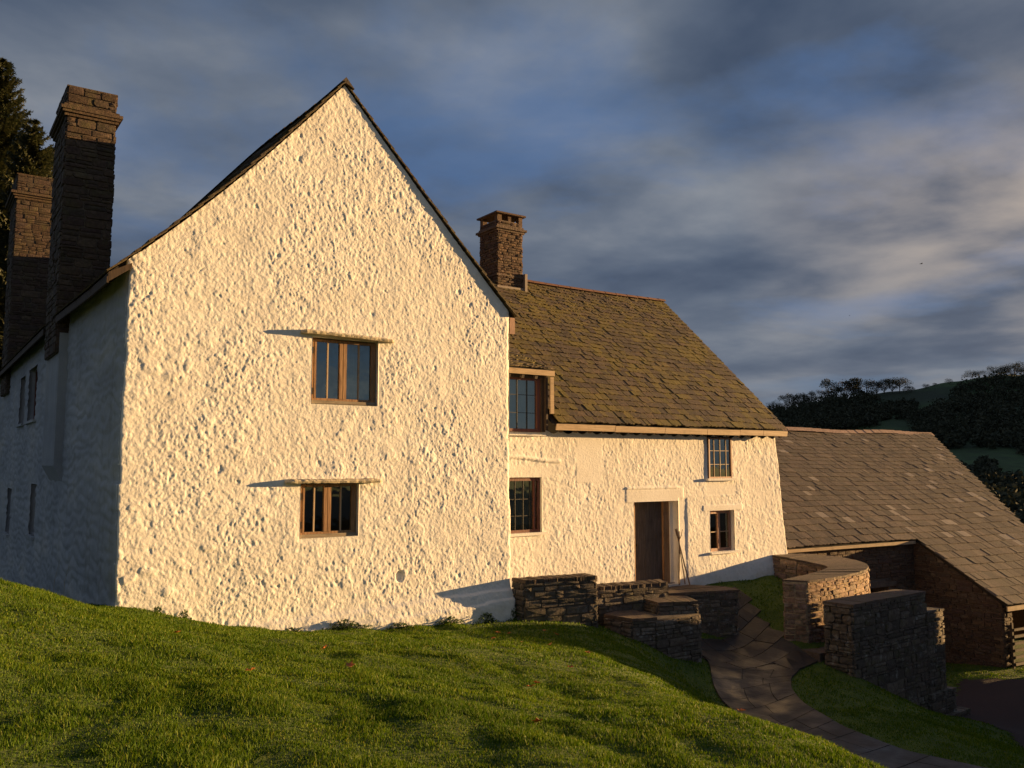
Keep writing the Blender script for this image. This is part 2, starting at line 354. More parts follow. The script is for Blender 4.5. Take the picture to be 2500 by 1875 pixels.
# ---------------------------------------------------------------- terrain
def tp(kind, *a):
    if kind == 'L':
        x, y = L2W(a[0], a[1]); return (x, y, a[2])
    return a
CP = [tp('W', *p) for p in [
    (0, 0, 1.4), (0, -3, 1.4), (-3, 1, 1.85), (3, 1, .9), (0, 4.5, 1.36), (-2.4, 4.5, 1.66), (-5.4, 9, 1.84), (-9, 6, 2.7), (-9, 1, 2.7), (-13, 6, 3.0),
    (-9, 10, 1.9), (-9.5, 13, .7), (-13, 18, -.5), (-13, 12, 1.2), (-7.5, 12.5, .75), (-8.2, 14.2, .3), (-6.6, 11, 1.22), (-4, 9, 1.42), (-3, 7, 1.56), (-4, 11, .93), (-2, 9.5, 1.05), (-1.2, 12.5, .5), (0, 14, .18), (1, 12.8, .27), (-1, 7, 1.25), (.5, 8, .88),
    (.9, 11.5, .50), (1.5, 10, .55), (2.04, 8.5, .62), (2.5, 7.3, .70), (2.6, 6.2, .84), (2.2, 4.5, 1.0), (3.6, 7.2, -.02), (3.2, 9.2, -.18), (2.4, 11.4, -.05), (4.2, 5.8, .05), (4.6, 4, .1), (6, 3.5, -.5), (5.6, 6.2, -.65),
    (4.4, 9.8, -.95), (2.4, 13.8, -.25), (2.6, 16, -.55), (1.5, 15, .0), (3.1, 17.5, -.8),
    (4.08, 18.28, -1.25), (3.76, 16.71, -1.26), (3.70, 15.74, -1.28), (3.84, 14.49, -1.29), (4.18, 13.67, -1.30), (4.95, 12.63, -1.30), (6.1, 11.6, -1.3), (8, 10.6, -1.4),
    (6.16, 18.49, -1.27), (5.60, 17.58, -1.28), (5.33, 16.76, -1.28), (5.22, 15.81, -1.28), (5.41, 14.38, -1.28), (5.89, 13.25, -1.3), (7.1, 12.3, -1.33), (5, 19, -1.25), (5.2, 18, -1.27),
    (7.2, 14.5, -1.42), (8, 11.5, -1.5), (9.41, 16.33, -2.25), (9.63, 18.54, -2.35), (8, 17, -1.75), (12.2, 21.7, -2.8), (12.1, 24.3, -2.8), (13.9, 23.9, -2.72), (16, 20, -2.8), (14, 14, -2.7), (12, 9, -2.4), (12, 5, -2.2), (9, 6, -1.5), (6.5, 8.5, -1.15),
    (20, 30, -3.1), (14, 36, -3.2), (18, 12, -2.8), (20, 4, -2.8), (10, 0, -1.6), (10, 32, -3.0), (19, 24, -2.9), (-13, 30, -2.0), (0, 40, -2.5), (-8, 26, -1.6), (-13, 24, -1.2)]]
CP += [tp('L', *p) for p in [
    (0, 0, .93), (1.2, -.05, .62), (2.4, -.05, .34), (4.2, -.05, .2), (5.8, -.05, .12), (7, -.1, .04), (0, 5, .05), (-1.2, 5, .05), (-.7, 1.8, .70), (0, 12, -.7), (-3, 12, -.9), (-5, 6, .1), (3, 5, .2), (12, 6, .2),
    (8, -.8, -.02), (8.7, -1.25, -.28), (9.5, -1.45, -.66), (10.2, -1.45, -.88), (10.9, -1.4, -1.03), (11.35, -.95, -1.13), (13.3, -.2, -1.20), (12.4, -.5, -1.18), (10, .8, -.2), (12, .8, -.3),
    (13.6, -3.0, -1.40), (14.9, -3.0, -1.98), (16.4, -2.85, -2.56), (17.5, -2.9, -2.80), (15.0, -1.9, -1.3), (16.5, -1.7, -1.9), (17.7, -1.3, -2.4), (18.3, .2, -2.5), (18.5, 3, -2.8), (13.3, -2.1, -1.16), (13.9, -2.0, -1.1),
    (13.9, -1.68, -.86), (13.5, -1.25, -.78), (13.3, -1.5, -1.02), (14.05, .35, -.40), (13.95, -.3, -.62), (13.55, -1.05, -.80), (13.3, -.8, -1.05), (13.6, 1.0, -.05), (15.4, .2, -.22), (15.4, 1.1, .02), (16.2, 1.1, .05), (14.8, -.6, -.45), (12.7, -1.3, -1.16)]]
CP = np.array(CP)
def _tps(r2): return np.where(r2 > 1e-9, r2 * np.log(r2 + 1e-12) * .5, 0)
def tps_fit(P, lam=.004):
    n = len(P); d = P[:, None, :2] - P[None, :, :2]; K = _tps((d ** 2).sum(-1)) + lam * np.eye(n)
    Q = np.hstack([np.ones((n, 1)), P[:, :2]]); M = np.zeros((n + 3, n + 3)); M[:n, :n] = K; M[:n, n:] = Q; M[n:, :n] = Q.T
    return np.linalg.solve(M, np.concatenate([P[:, 2], np.zeros(3)]))
TW = tps_fit(CP, .02)
X0, X1, Y0, Y1, GS = -13., 20., -2., 34., .15
def tps_eval(x, y):
    x = np.asarray(x, float); y = np.asarray(y, float); s = TW[-3] + TW[-2] * x + TW[-1] * y
    for i, (a, b, _) in enumerate(CP): s = s + TW[i] * _tps((x - a) ** 2 + (y - b) ** 2)
    return s
GX = np.arange(X0, X1 + 1e-6, GS); GY = np.arange(Y0, Y1 + 1e-6, GS)
_gx, _gy = np.meshgrid(GX, GY)
HG = tps_eval(_gx, _gy)
_lumps = (fbm(_gx * 1.7 + _gy * .5, _gy * 1.0 - _gx * .2, 3, 31) - .5) * .11 + (fbm(_gx * 3.6 + _gy * 2.2, _gy * 1.6 - _gx * .5, 2, 37) - .5) * .042
HG = HG + _lumps * (1 - sstep(3.4, 4.2, _gx) * (_gy > 10))
_PP = [(4.9, 20.9), (3.2, 19.4), (3.4, 14.2), (4.6, 12.2), (7.8, 10.2), (8.6, 12.2), (6.0, 13.6), (5.6, 16.2), (6.6, 18.3), (7.6, 19.6), (6.3, 20.6)]
def _blur(A, n):
    for _ in range(n):
        A = A.copy(); A[1:-1] = .25 * A[:-2] + .5 * A[1:-1] + .25 * A[2:]; A[:, 1:-1] = .25 * A[:, :-2] + .5 * A[:, 1:-1] + .25 * A[:, 2:]
    return A
_m = np.zeros_like(HG)
for _i in range(HG.shape[0]):
    _c = np.zeros(HG.shape[1], bool)
    for _k in range(len(_PP)):
        (xi, yi), (xj, yj) = _PP[_k], _PP[_k - 1]
        if yi != yj: _c ^= ((yi > GY[_i]) != (yj > GY[_i])) & (GX < (xj - xi) * (GY[_i] - yi) / (yj - yi) + xi)
    _m[_i] = _c
_m = _blur(_m, 4); HG = HG * (1 - _m) + _blur(HG, 14) * _m
def H(x, y):
    x = np.asarray(x, float); y = np.asarray(y, float)
    i = np.clip((x - X0) / GS, 0, len(GX) - 1.001); j = np.clip((y - Y0) / GS, 0, len(GY) - 1.001)
    a = i.astype(int); b = j.astype(int); fx = i - a; fy = j - b
    return (HG[b, a] * (1 - fx) + HG[b, a + 1] * fx) * (1 - fy) + (HG[b + 1, a] * (1 - fx) + HG[b + 1, a + 1] * fx) * fy
def far_h(x, y):
    r = np.hypot(x, y); return np.clip(-3.0 - .09 * np.maximum(r - 34, 0), -14, 9)
def Hall(x, y):
    cx = np.clip(x, X0, X1); cy = np.clip(y, Y0, Y1); d = np.hypot(x - cx, y - cy)
    return H(cx, cy) * (1 - sstep(0, 45, d)) + far_h(x, y) * sstep(0, 45, d)
def out_lines(lo, hi, far):
    s = [hi]; st = .3
    while s[-1] < far: s.append(s[-1] + st); st *= 1.28
    return s[1:]
ex = out_lines(0, X1, 2500); ey = out_lines(0, Y1, 2500); wx = [-v for v in out_lines(0, -X0, 2500)][::-1]; wy = [-v for v in out_lines(0, -Y0, 2500)][::-1]
AX = np.array(wx + list(GX) + ex); AY = np.array(wy + list(GY) + ey)
ax, ay = np.meshgrid(AX, AY); az = Hall(ax, ay)
def grid_faces(nx, ny):
    i = np.arange(nx - 1)[None, :]; j = np.arange(ny - 1)[:, None]; a = j * nx + i
    return np.stack([a, a + 1, a + nx + 1, a + nx], -1).reshape(-1, 4)
g_o = np_mesh('ground', np.stack([ax, ay, az], -1).reshape(-1, 3), grid_faces(len(AX), len(AY)), M_GROUND)
tag(g_o, kind='structure')

def in_poly(x, y, poly):
    x = np.asarray(x); y = np.asarray(y); c = np.zeros(x.shape, bool); n = len(poly)
    for i in range(n):
        xi, yi = poly[i]; xj, yj = poly[i - 1]
        if yi == yj: continue
        c ^= ((yi > y) != (yj > y)) & (x < (xj - xi) * (y - yi) / (yj - yi) + xi)
    return c
# gravel yard, draped on the same grid
GRAVEL = [(12.0, 23.6), (10.6, 21.3), (9.75, 18.9), (9.9, 17.6), (9.3, 16.0), (10.2, 14.0), (12.5, 11.0), (19.5, 10.0), (19.5, 21.5), (15.2, 22.6), (13.6, 23.3)]
mk = in_poly(_gx[:-1, :-1] + GS / 2, _gy[:-1, :-1] + GS / 2, GRAVEL)
V = np.stack([_gx, _gy, HG + .015], -1).reshape(-1, 3); F = grid_faces(len(GX), len(GY))[mk.ravel()]
us, inv = np.unique(F, return_inverse=True)
tag(np_mesh('gravel_yard', V[us], inv.reshape(F.shape), M_GRAVEL), kind='structure')

# path of flagstones: left and right edge polylines (world)
PL = [L2W(12.6, 1.0), L2W(13.42, .35), L2W(13.42, -.2), L2W(12.4, .0), L2W(11.25, -.5), L2W(11.28, -1.0), (3.80, 16.71), (3.74, 15.74), (3.86, 14.49), (4.20, 13.67), (4.97, 12.63), (6.15, 11.6), (8, 10.6)]
PR = [L2W(13.75, .95), L2W(14.02, .40), L2W(13.95, -.3), L2W(13.55, -1.15), L2W(13.45, -2.12), (6.14, 18.49), (5.57, 17.58), (5.31, 16.76), (5.22, 15.81), (5.41, 14.38), (5.89, 13.25), (6.9, 12.4), (8.3, 11.9)]
def resample(P, n):
    P = np.array(P); d = np.r_[0, np.cumsum(np.hypot(*np.diff(P, axis=0).T))]; s = np.linspace(0, 1, n) 
    k = np.linspace(0, 1, len(P)); return np.stack([np.interp(s, k, P[:, 0]), np.interp(s, k, P[:, 1])], -1)
NP = 121
pl_, pr_ = resample(PL, NP), resample(PR, NP)
def smooth(P, it=3):
    for _ in range(it): P[1:-1] = .25 * P[:-2] + .5 * P[1:-1] + .25 * P[2:]
    return P
pl_, pr_ = smooth(pl_), smooth(pr_)
def path_pt(s, t):      # s 0..NP-1 along, t across
    i = min(int(s), NP - 2); f = s - i
    a = pl_[i] * (1 - f) + pl_[i + 1] * f; b = pr_[i] * (1 - f) + pr_[i + 1] * f; return a * (1 - t) + b * t
mb = MB(); nt = 14; vs = []
for i in range(NP):
    for k in range(nt + 1):
        q = path_pt(i, k / nt); vs.append((q[0], q[1], float(H(q[0], q[1])) + .020))
mb.add(vs, [(i * (nt + 1) + k, i * (nt + 1) + k + 1, (i + 1) * (nt + 1) + k + 1, (i + 1) * (nt + 1) + k) for i in range(NP - 1) for k in range(nt)])
tag(mb.build('path_bed', m_plain('path_mortar', (.045, .036, .030), .9, .3, 10)), kind='structure')
mb = MB(); s = 48.0
while s < NP - 1.3:
    L = random.uniform(4.4, 6.0); s1 = min(NP - 1.001, s + L)
    cuts = [0] + sorted(random.choice([[.36, .70], [.5], [.42], [.62], [.3, .62]])) + [1]
    for a, b in zip(cuts[:-1], cuts[1:]):
        g = .005; ds = .06
        n1, n2 = 5, 6; grid = []
        dz = random.uniform(-.003, .004)
        for i in range(n1 + 1):
            for k in range(n2 + 1):
                q = path_pt(s + ds + (s1 - s - 2 * ds) * i / n1, a + g + (b - a - 2 * g) * k / n2)
                grid.append((q[0], q[1], float(H(q[0], q[1])) + .034 + dz))
        m_ = n2 + 1; fs = [(i * m_ + k, i * m_ + k + 1, (i + 1) * m_ + k + 1, (i + 1) * m_ + k) for i in range(n1) for k in range(n2)]
        rim = [k for k in range(m_)] + [i * m_ + n2 for i in range(1, n1 + 1)] + [n1 * m_ + k for k in range(n2 - 1, -1, -1)] + [i * m_ for i in range(n1 - 1, 0, -1)]
        base = len(grid); grid += [(grid[r][0], grid[r][1], grid[r][2] - .03) for r in rim]
        fs += [(rim[(r + 1) % len(rim)], rim[r], base + r, base + (r + 1) % len(rim)) for r in range(len(rim))]
        mb.add(grid, fs)
    s = s1
UP = [tuple(path_pt(i, 0)) for i in range(0, 50)] + [tuple(path_pt(i, 1)) for i in range(49, -1, -1)]
_r = random.Random(4); yy = -3.0
while yy < 1.1:
    dy = _r.uniform(.38, .60); xx = 10.5 + _r.uniform(0, .4)
    while xx < 15:
        dx = _r.uniform(.45, .85); cx_, cy_ = L2W(xx + dx / 2, yy + dy / 2)
        if in_poly(np.array([cx_]), np.array([cy_]), UP)[0]:
            g_ = .010; P_ = [(xx + g_, yy + g_), (xx + dx / 2, yy + g_), (xx + dx - g_, yy + g_), (xx + dx - g_, yy + dy - g_), (xx + dx / 2, yy + dy - g_), (xx + g_, yy + dy - g_)]; dz = _r.uniform(-.004, .004)
            W_ = [L2W(*q) for q in P_]; vs = [(a_, b_, float(H(a_, b_)) + .034 + dz) for a_, b_ in W_]; vs += [(a_, b_, c_ - .05) for a_, b_, c_ in vs]
            mb.add(vs, [(0, 1, 4, 5), (1, 2, 3, 4)] + [((i + 1) % 6, i, 6 + i, 6 + (i + 1) % 6) for i in range(6)])
        xx += dx
    yy += dy
tag(mb.build('flagstone_path', M_FLAG), kind='structure')

# ---------------------------------------------------------------- masonry helpers
def rubble(mb, pts, zb, zt, hr=(.06, .16), wr=(.10, .38), proud=.012, gap=.012, jit=.010, seed=1, holes=()):
    """stones laid on a vertical face. pts: plan polyline, outward side on the right of travel; zb/zt functions of s."""
    rnd = random.Random(seed); P = [Vector(p) for p in pts]; seg = [(P[i + 1] - P[i]).length for i in range(len(P) - 1)]; T = sum(seg)
    def at(s):
        i = 0
        while i < len(seg) - 1 and s > seg[i]: s -= seg[i]; i += 1
        d = (P[i + 1] - P[i]).normalized(); return P[i] + d * s, Vector((d.y, -d.x))
    ss = np.linspace(0, T, 12); z = min(zb(v) for v in ss); top = max(zt(v) for v in ss)
    while z < top:
        h = rnd.uniform(*hr); s = -rnd.uniform(0, .1)
        while s < T:
            w = rnd.uniform(*wr) * (.6 + .6 * (h / hr[1])); a, b = max(0, s), min(T, s + w); s += w
            if b - a < .04: continue
            m = (a + b) / 2; lo, hi = z, min(z + h, zt(m))
            if hi - lo < .025 or z + h < zb(m): continue
            if any(a < h1 and b > h0 and lo < v1 and hi > v0 for h0, h1, v0, v1 in holes): continue
            subs = [(lo, hi)]
            if h > .10 and rnd.random() < .35: c = lo + (hi - lo) * rnd.uniform(.35, .65); subs = [(lo, c), (c, hi)]
            for l0, h0 in subs:
                if h0 - l0 < .02: continue
                g = gap * rnd.uniform(.5, 1.2) / 2; a0, a1, b0, b1 = a + g, b - g, l0 + g, h0 - g
                if a1 - a0 < .02 or b1 - b0 < .012: continue
                c = min((a1 - a0), (b1 - b0)) * rnd.uniform(.06, .26)
                o8 = [(a0 + c, b0), (a1 - c, b0), (a1, b0 + c), (a1, b1 - c), (a1 - c, b1), (a0 + c, b1), (a0, b1 - c), (a0, b0 + c)]
                o8 = [(p + rnd.uniform(-jit, jit) * .6, q + rnd.uniform(-jit, jit) * .6) for p, q in o8]
                d = rnd.uniform(0, proud * 1.6); back = []; fr = []; cx = (a0 + a1) / 2; cz = (b0 + b1) / 2
                for (p, q) in o8:
                    v, n = at(p); back.append((v.x + n.x * -.03, v.y + n.y * -.03, q))
                    p2 = cx + (p - cx) * .94; q2 = cz + (q - cz) * .91; v, n = at(p2); dd = d + .004 + rnd.uniform(-jit, jit) * .5
                    fr.append((v.x + n.x * dd, v.y + n.y * dd, q2))
                v, n = at(cx); dd = d + .010 + rnd.uniform(-.006, .010); ce = (v.x + n.x * dd, v.y + n.y * dd, cz)
                mb.add(back + fr + [ce], [(i, (i + 1) % 8, 8 + (i + 1) % 8, 8 + i) for i in range(8)] + [(8 + i, 8 + (i + 1) % 8, 16) for i in range(8)])
        z += h
def coping(mb, quad_fn, length, z_fn, w=(.25, .5), th=.05, seed=3, over=.02):
    """flat capping stones. quad_fn(s)->(outer xy, inner xy)"""
    rnd = random.Random(seed); s = 0
    while s < length - .02:
        e_ = min(length, s + rnd.uniform(*w)); 
        if length - e_ < .12: e_ = length
        g = .006; pts = []
        n = 3
        for k in range(n + 1):
            q = s + g + (e_ - s - 2 * g) * k / n; o_, i_ = quad_fn(q); pts.append((o_, i_, z_fn(q)))
        dz = rnd.uniform(-.006, .008); vs = []
        for o_, i_, zz in pts:
            j = rnd.uniform(-.012, .012); d = (Vector(o_) - Vector(i_)).normalized()
            vs += [(o_[0] + d.x * (over + j), o_[1] + d.y * (over + j), zz + dz + rnd.uniform(-.004, .004)), (i_[0] - d.x * over, i_[1] - d.y * over, zz + dz)]
        m_ = len(vs); vs += [(x, y, zz - th) for x, y, zz in vs]
        fs = []
        for k in range(n):
            a = 2 * k; fs += [(a, a + 2, a + 3, a + 1), (m_ + a, m_ + a + 1, m_ + a + 3, m_ + a + 2), (a, m_ + a, m_ + a + 2, a + 2), (a + 1, a + 3, m_ + a + 3, m_ + a + 1)]
        fs += [(0, 1, m_ + 1, m_), (m_ - 2, m_ * 2 - 2, m_ * 2 - 1, m_ - 1)]
        mb.add(vs, fs); s = e_

def slates(mb, P, n, S0, S1, T0, T1, sp, wid=(.2, .42), th=.02, seed=5, clip=None, rag=.012, lift=0.0):
    """stone slates on a roof plane. P(s,t) gives the point, t climbs from the eave; sp(t) course spacing"""
    rnd = random.Random(seed); t = T0; row = 0; n = Vector(n)
    while t < T1 - .03:
        d = sp(t); s = S0(t) - (rnd.uniform(0, .2) if row else 0)
        while s < S1(t):
            w = rnd.uniform(*wid); a = max(S0(t), s); b = min(S1(t), s + w); s += w
            if b - a < .05: continue
            if S1(t) - b < .08: b = S1(t); s = b
            if clip and clip((a + b) / 2, t): continue
            th_ = th * rnd.uniform(.7, 1.35); g = .005; tt = min(t + d * 1.45, T1)
            dt = rnd.uniform(-rag, rag); k = 5 if b - a > .15 else 3
            tilt = rnd.uniform(-.006, .006); up0 = th * 1.15 + th_ + lift; up1 = th_ * .9 + lift
            top = []; bot = []
            for i in range(k + 1):
                f = i / k; ss = a + g + (b - a - 2 * g) * f; e_ = dt + rnd.uniform(-rag, rag) * .6 + (rnd.uniform(.0, .02) if i in (0, k) else 0)
                p = Vector(P(ss, t + e_)); q = n * (up0 + tilt * (f - .5) + rnd.uniform(-.002, .002)); top.append(p + q); bot.append(p + q - n * th_)
            ub = [Vector(P(a + g + (b - a - 2 * g) * f, tt)) + n * up1 for f in (1, 0)]; lb = [v - n * th_ for v in ub]
            vs = top + ub + bot + lb; m_ = k + 3
            fs = [tuple(range(m_)), tuple(range(2 * m_ - 1, m_ - 1, -1))] + [(i, m_ + i, m_ + (i + 1) % m_, (i + 1) % m_) for i in range(m_) if i != k + 1]
            mb.add(vs, fs)
        t += d; row += 1

# ---------------------------------------------------------------- rendered walls
def wall_skin(name, mat, parent, x0, x1, z0, topf, step, disp, mapf, openings=(), botf=None, depth=.14):
    """mapf(x, z, d) -> xyz arrays in HOUSE frame; d = outward displacement"""
    zmax = float(np.max(topf(np.linspace(x0, x1, 200))))
    xs = np.linspace(x0, x1, int((x1 - x0) / step) + 1); zs = np.linspace(z0, zmax, int((zmax - z0) / step) + 1)
    for (a, b, c, d, *_) in openings:
        for v in (a, b): xs = np.r_[xs[np.abs(xs - v) > step * .45], v]
        for v in (c, d): zs = np.r_[zs[np.abs(zs - v) > step * .45], v]
    xs = np.sort(xs); zs = np.sort(zs); X, Z = np.meshgrid(xs, zs); nx, nz = len(xs), len(zs)
    Zc = np.minimum(Z, topf(X)); D = disp(X, Zc)
    # slightly wobbling opening edges
    V = np.stack(mapf(X, Zc, D), -1).reshape(-1, 3); F = grid_faces(nx, nz)
    cx = ((xs[:-1] + xs[1:]) / 2)[None, :] + 0 * ((zs[:-1] + zs[1:]) / 2)[:, None]; cz = 0 * cx + ((zs[:-1] + zs[1:]) / 2)[:, None]
    keep = zs[:-1][:, None] < topf(cx) - 1e-4
    extraV = []; extraF = []; base = len(V)
    for (a, b, c, d, *dp) in openings:
        dp = dp[0] if dp else depth
        keep &= ~((cx > a) & (cx < b) & (cz > c) & (cz < d))
        ia = np.searchsorted(xs, a - 1e-6); ib = np.searchsorted(xs, b - 1e-6); jc = np.searchsorted(zs, c - 1e-6); jd = np.searchsorted(zs, d - 1e-6)
        loop = [(i, jc) for i in range(ia, ib)] + [(ib, j) for j in range(jc, jd)] + [(i, jd) for i in range(ib, ia, -1)] + [(ia, j) for j in range(jd, jc, -1)]
        li = np.array([j * nx + i for i, j in loop]); lx = np.array([xs[i] for i, j in loop]); lz = np.array([min(zs[j], float(topf(np.array([xs[i]]))[0])) for i, j in loop])
        prev = li
        for q in (.35, .7, 1.0):
            dd = -dp * q + (vnoise(lx * 9 + q * 5, lz * 9, 77) - .5) * .006 * (q < 1)
            nv = np.stack(mapf(lx, lz, dd), -1); idx = base + len(extraV) + np.arange(len(loop)); extraV.extend(nv.tolist())
            for k in range(len(loop)): k2 = (k + 1) % len(loop); extraF.append((prev[k2], prev[k], idx[k], idx[k2]))
            prev = idx
    F = F[keep.ravel()]
    if extraV: V = np.vstack([V, extraV]); F = np.vstack([F, np.array(extraF)])
    us, inv = np.unique(F, return_inverse=True)
    return np_mesh(name, V[us], inv.reshape(F.shape), mat, parent, HOUSE)

def rough_disp(x, z, s=0, grit=1.0, stone=1.0, pits=1.0):
    d = (fbm(x * .7, z * .7, 3, s) - .5) * .05 + (fbm(x * 2.6, z * 3.4, 2, s + 3) - .5) * .020
    wx = fbm(x * 5, z * 5, 3, s) * .9; wz = fbm(x * 5, z * 5, 3, s + 5) * .9
    f1, f2, idv = worley(x * 3.1 + wx, z * 4.6 + wz, s + 10)
    area = sstep(.50, .72, fbm(x * .8, z * .8, 3, s + 50)) + .8 * sstep(1.3, .2, x) * (s == 100)
    d = d + stone * sstep(.60, .22, f1) * (.002 + .016 * (idv > .62) * idv) * (.25 + .8 * area)
    gm = .72 + .34 * sstep(.36, .64, fbm(x * 1.1, z * 1.1, 4, s + 21))
    u_ = x * 1.15 + .45 * z; v_ = z * .85 - .20 * x
    a_ = fbm(u_ * 15, v_ * 15, 3, s + 28); b_ = fbm(u_ * 26, v_ * 24, 2, s + 30); c_ = fbm(x * 6.5, z * 6.5, 3, s + 35)
    d = d + grit * gm * (sstep(.46, .56, a_) * .0075 + sstep(.60, .70, a_) * .004 + sstep(.44, .58, b_) * .0055 + sstep(.54, .62, c_) * .004)
    p1, _, pi_ = worley(x * 2.1 + .5 * wx, z * 2.1 + .5 * wz, s + 40)
    d = d - pits * sstep(.10, .03, p1) * (pi_ > .70) * .022
    return d * .44 + grit * .0040 * sstep(.45, .58, fbm(x * 34 + 7, z * 30, 2, s + 80)) * gm

HOUSEM = HOUSE
farm = thing('farmhouse', 'white limewashed farmhouse with steep stone-slated gable and lower mossy-roofed wing', 'house', HOUSE)

# gable front
SLL, SLR = (9.62 - 5.98) / 3.42, (9.62 - 5.92) / 3.53
SAGL, SAGR = .15, .05
def gtop(x):
    fl = np.clip((x + .28) / 3.70, 0, 1); fr = np.clip((7.08 - x) / 3.66, 0, 1)
    return np.where(x < 3.42, 5.78 + 3.88 * fl - SAGL * np.sin(np.pi * fl), 5.83 + 3.83 * fr - SAGR * np.sin(np.pi * fr)) - .035
def gdisp(x, z):
    d = rough_disp(x, z, 100)
    # bulging plinth at the foot with ledges
    zz = z - .04 * x
    d = d + .10 * sstep(.55, .05, zz) + .035 * sstep(.42, .36, zz + .05 * fbm(x * 2, x * 0, 2, 9)) + .03 * sstep(.22, .17, zz + .05 * fbm(x * 2.3, x * 0 + 3, 2, 12))
    hole = np.hypot((x - 4.62) / .075, (z - 1.03) / .10); d = d - .05 * sstep(1.15, .8, hole)
    sm = np.zeros_like(x)
    for a, b, c, e_ in ((2.93, 4.15, 3.99, 5.12), (2.78, 3.82, 1.77, 2.67)):
        dx = np.maximum(np.maximum(a - x, x - b), 0); dz = np.maximum(np.maximum(c - z, z - e_), 0); sm = np.maximum(sm, sstep(.10, .0, np.hypot(dx, dz)))
    return d * (1 - .7 * sm)
def edge_j(z, s): return (fbm(z * 2.6, z * 0 + s, 3, 7) - .5) * .05 + (vnoise(np.floor(z * 3.6 + .4 * np.sin(z * 5)) * 7.3, z * 0 + s, 9) - .5) * .045
def gmap(x, z, d):
    tr = sstep(.35, 0, x); xl = x + tr * edge_j(z, 1.5) * 1.0
    trr = sstep(6.6, 6.95, x); xl = xl + trr * (edge_j(z, 4.5) * .8 + .05 * sstep(4, 0, z))
    rnd_ = .012 * (sstep(.04, 0, x) + sstep(6.88, 6.95, x))
    wrap = np.where((x < .007) | (x > 6.943), .07, 0)
    return xl + np.where(x < .007, .004, 0), -(d - rnd_) + wrap, z
UO = (2.93, 4.15, 3.99, 5.12, .15); LO = (2.78, 3.82, 1.77, 2.67, .15)
wall_skin('gable_wall', LIME, farm, 0, 6.95, -.5, gtop, .0145, gdisp, gmap, [UO, LO])
# left side wall (x = 0 plane), with windows; breast projects at the stack
def ldisp(y, z):
    d = rough_disp(y, z, 300, .55, 1.0, .4)
    zz = z * 4.6 + fbm(y * 1.1, z * 2, 3, 4) * 2.6; d = d + .026 * np.abs(np.sin(zz * math.pi)) ** .6 * (.4 + .9 * fbm(y * 1.5, z * 1.5, 2, 41)) + .012 * sstep(.4, .6, fbm(y * 3, z * 8, 3, 44))
    return d
def eave_z(y): return 5.96 + .14 * sstep(0, 6.5, np.asarray(y, float))
def lmap(y, z, d):
    tr = sstep(.35, 0, y); return (-(d) * sstep(0, .30, y) + tr * edge_j(z, 1.5) + .008), y + .01, z
LW = [(10.5, 12.2, 4.08, 5.45, .2), (13.1, 14.4, 4.08, 5.40, .2), (9.6, 10.6, 1.28, 2.5, .2), (15.5, 16.6, .94, 2.26, .2)]
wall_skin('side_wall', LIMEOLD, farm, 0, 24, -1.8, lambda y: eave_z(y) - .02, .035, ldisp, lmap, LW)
mb = MB(HOUSE)
for (a, b, c, d, dp) in LW: mb.box(-.09, .04, a - .12, b + .15, c - .07, c - .004, .006)
mb.each('window_ledge', LIMEOLD, farm)
# chimney breast: projecting, corbelled at its foot
def bdisp(x, z): return rough_disp(x, z, 410, .5, .8, 0)
mb = MB(HOUSE)
mb.add([(-.18, 5.47, 2.95), (-.18, 5.47, 5.6), (.1, 5.47, 5.6), (.1, 5.47, 2.4), (-.18, 7.35, 2.95), (-.18, 7.35, 5.6), (.1, 7.35, 5.6), (.1, 7.35, 2.4)],
       [(0, 3, 2, 1), (4, 5, 6, 7), (0, 1, 5, 4), (0, 4, 7, 3), (1, 2, 6, 5)])
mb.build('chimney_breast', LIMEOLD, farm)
# other outer walls; dark boxes inside block light and stand for unlit rooms
mb = MB(HOUSE)
mb.add([(6.97, .03, -1), (6.97, 24, -1), (6.97, 24, 5.9), (6.97, .03, 5.9)], [(0, 1, 2, 3)])
mb.add([(0, 24, -1), (0, 24, 6.3), (3.42, 24, 10), (6.97, 24, 5.9), (6.97, 24, -1)], [(0, 1, 2, 3, 4)])
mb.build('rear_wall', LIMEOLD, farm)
mb = MB(HOUSE); mb.box(.7, 6.3, .9, 23.3, -1, 5.6); mb.box(7.2, 15.9, 2.1, 9.0, -1, 3.5); mb.build('dark_backing', M_INT, farm)

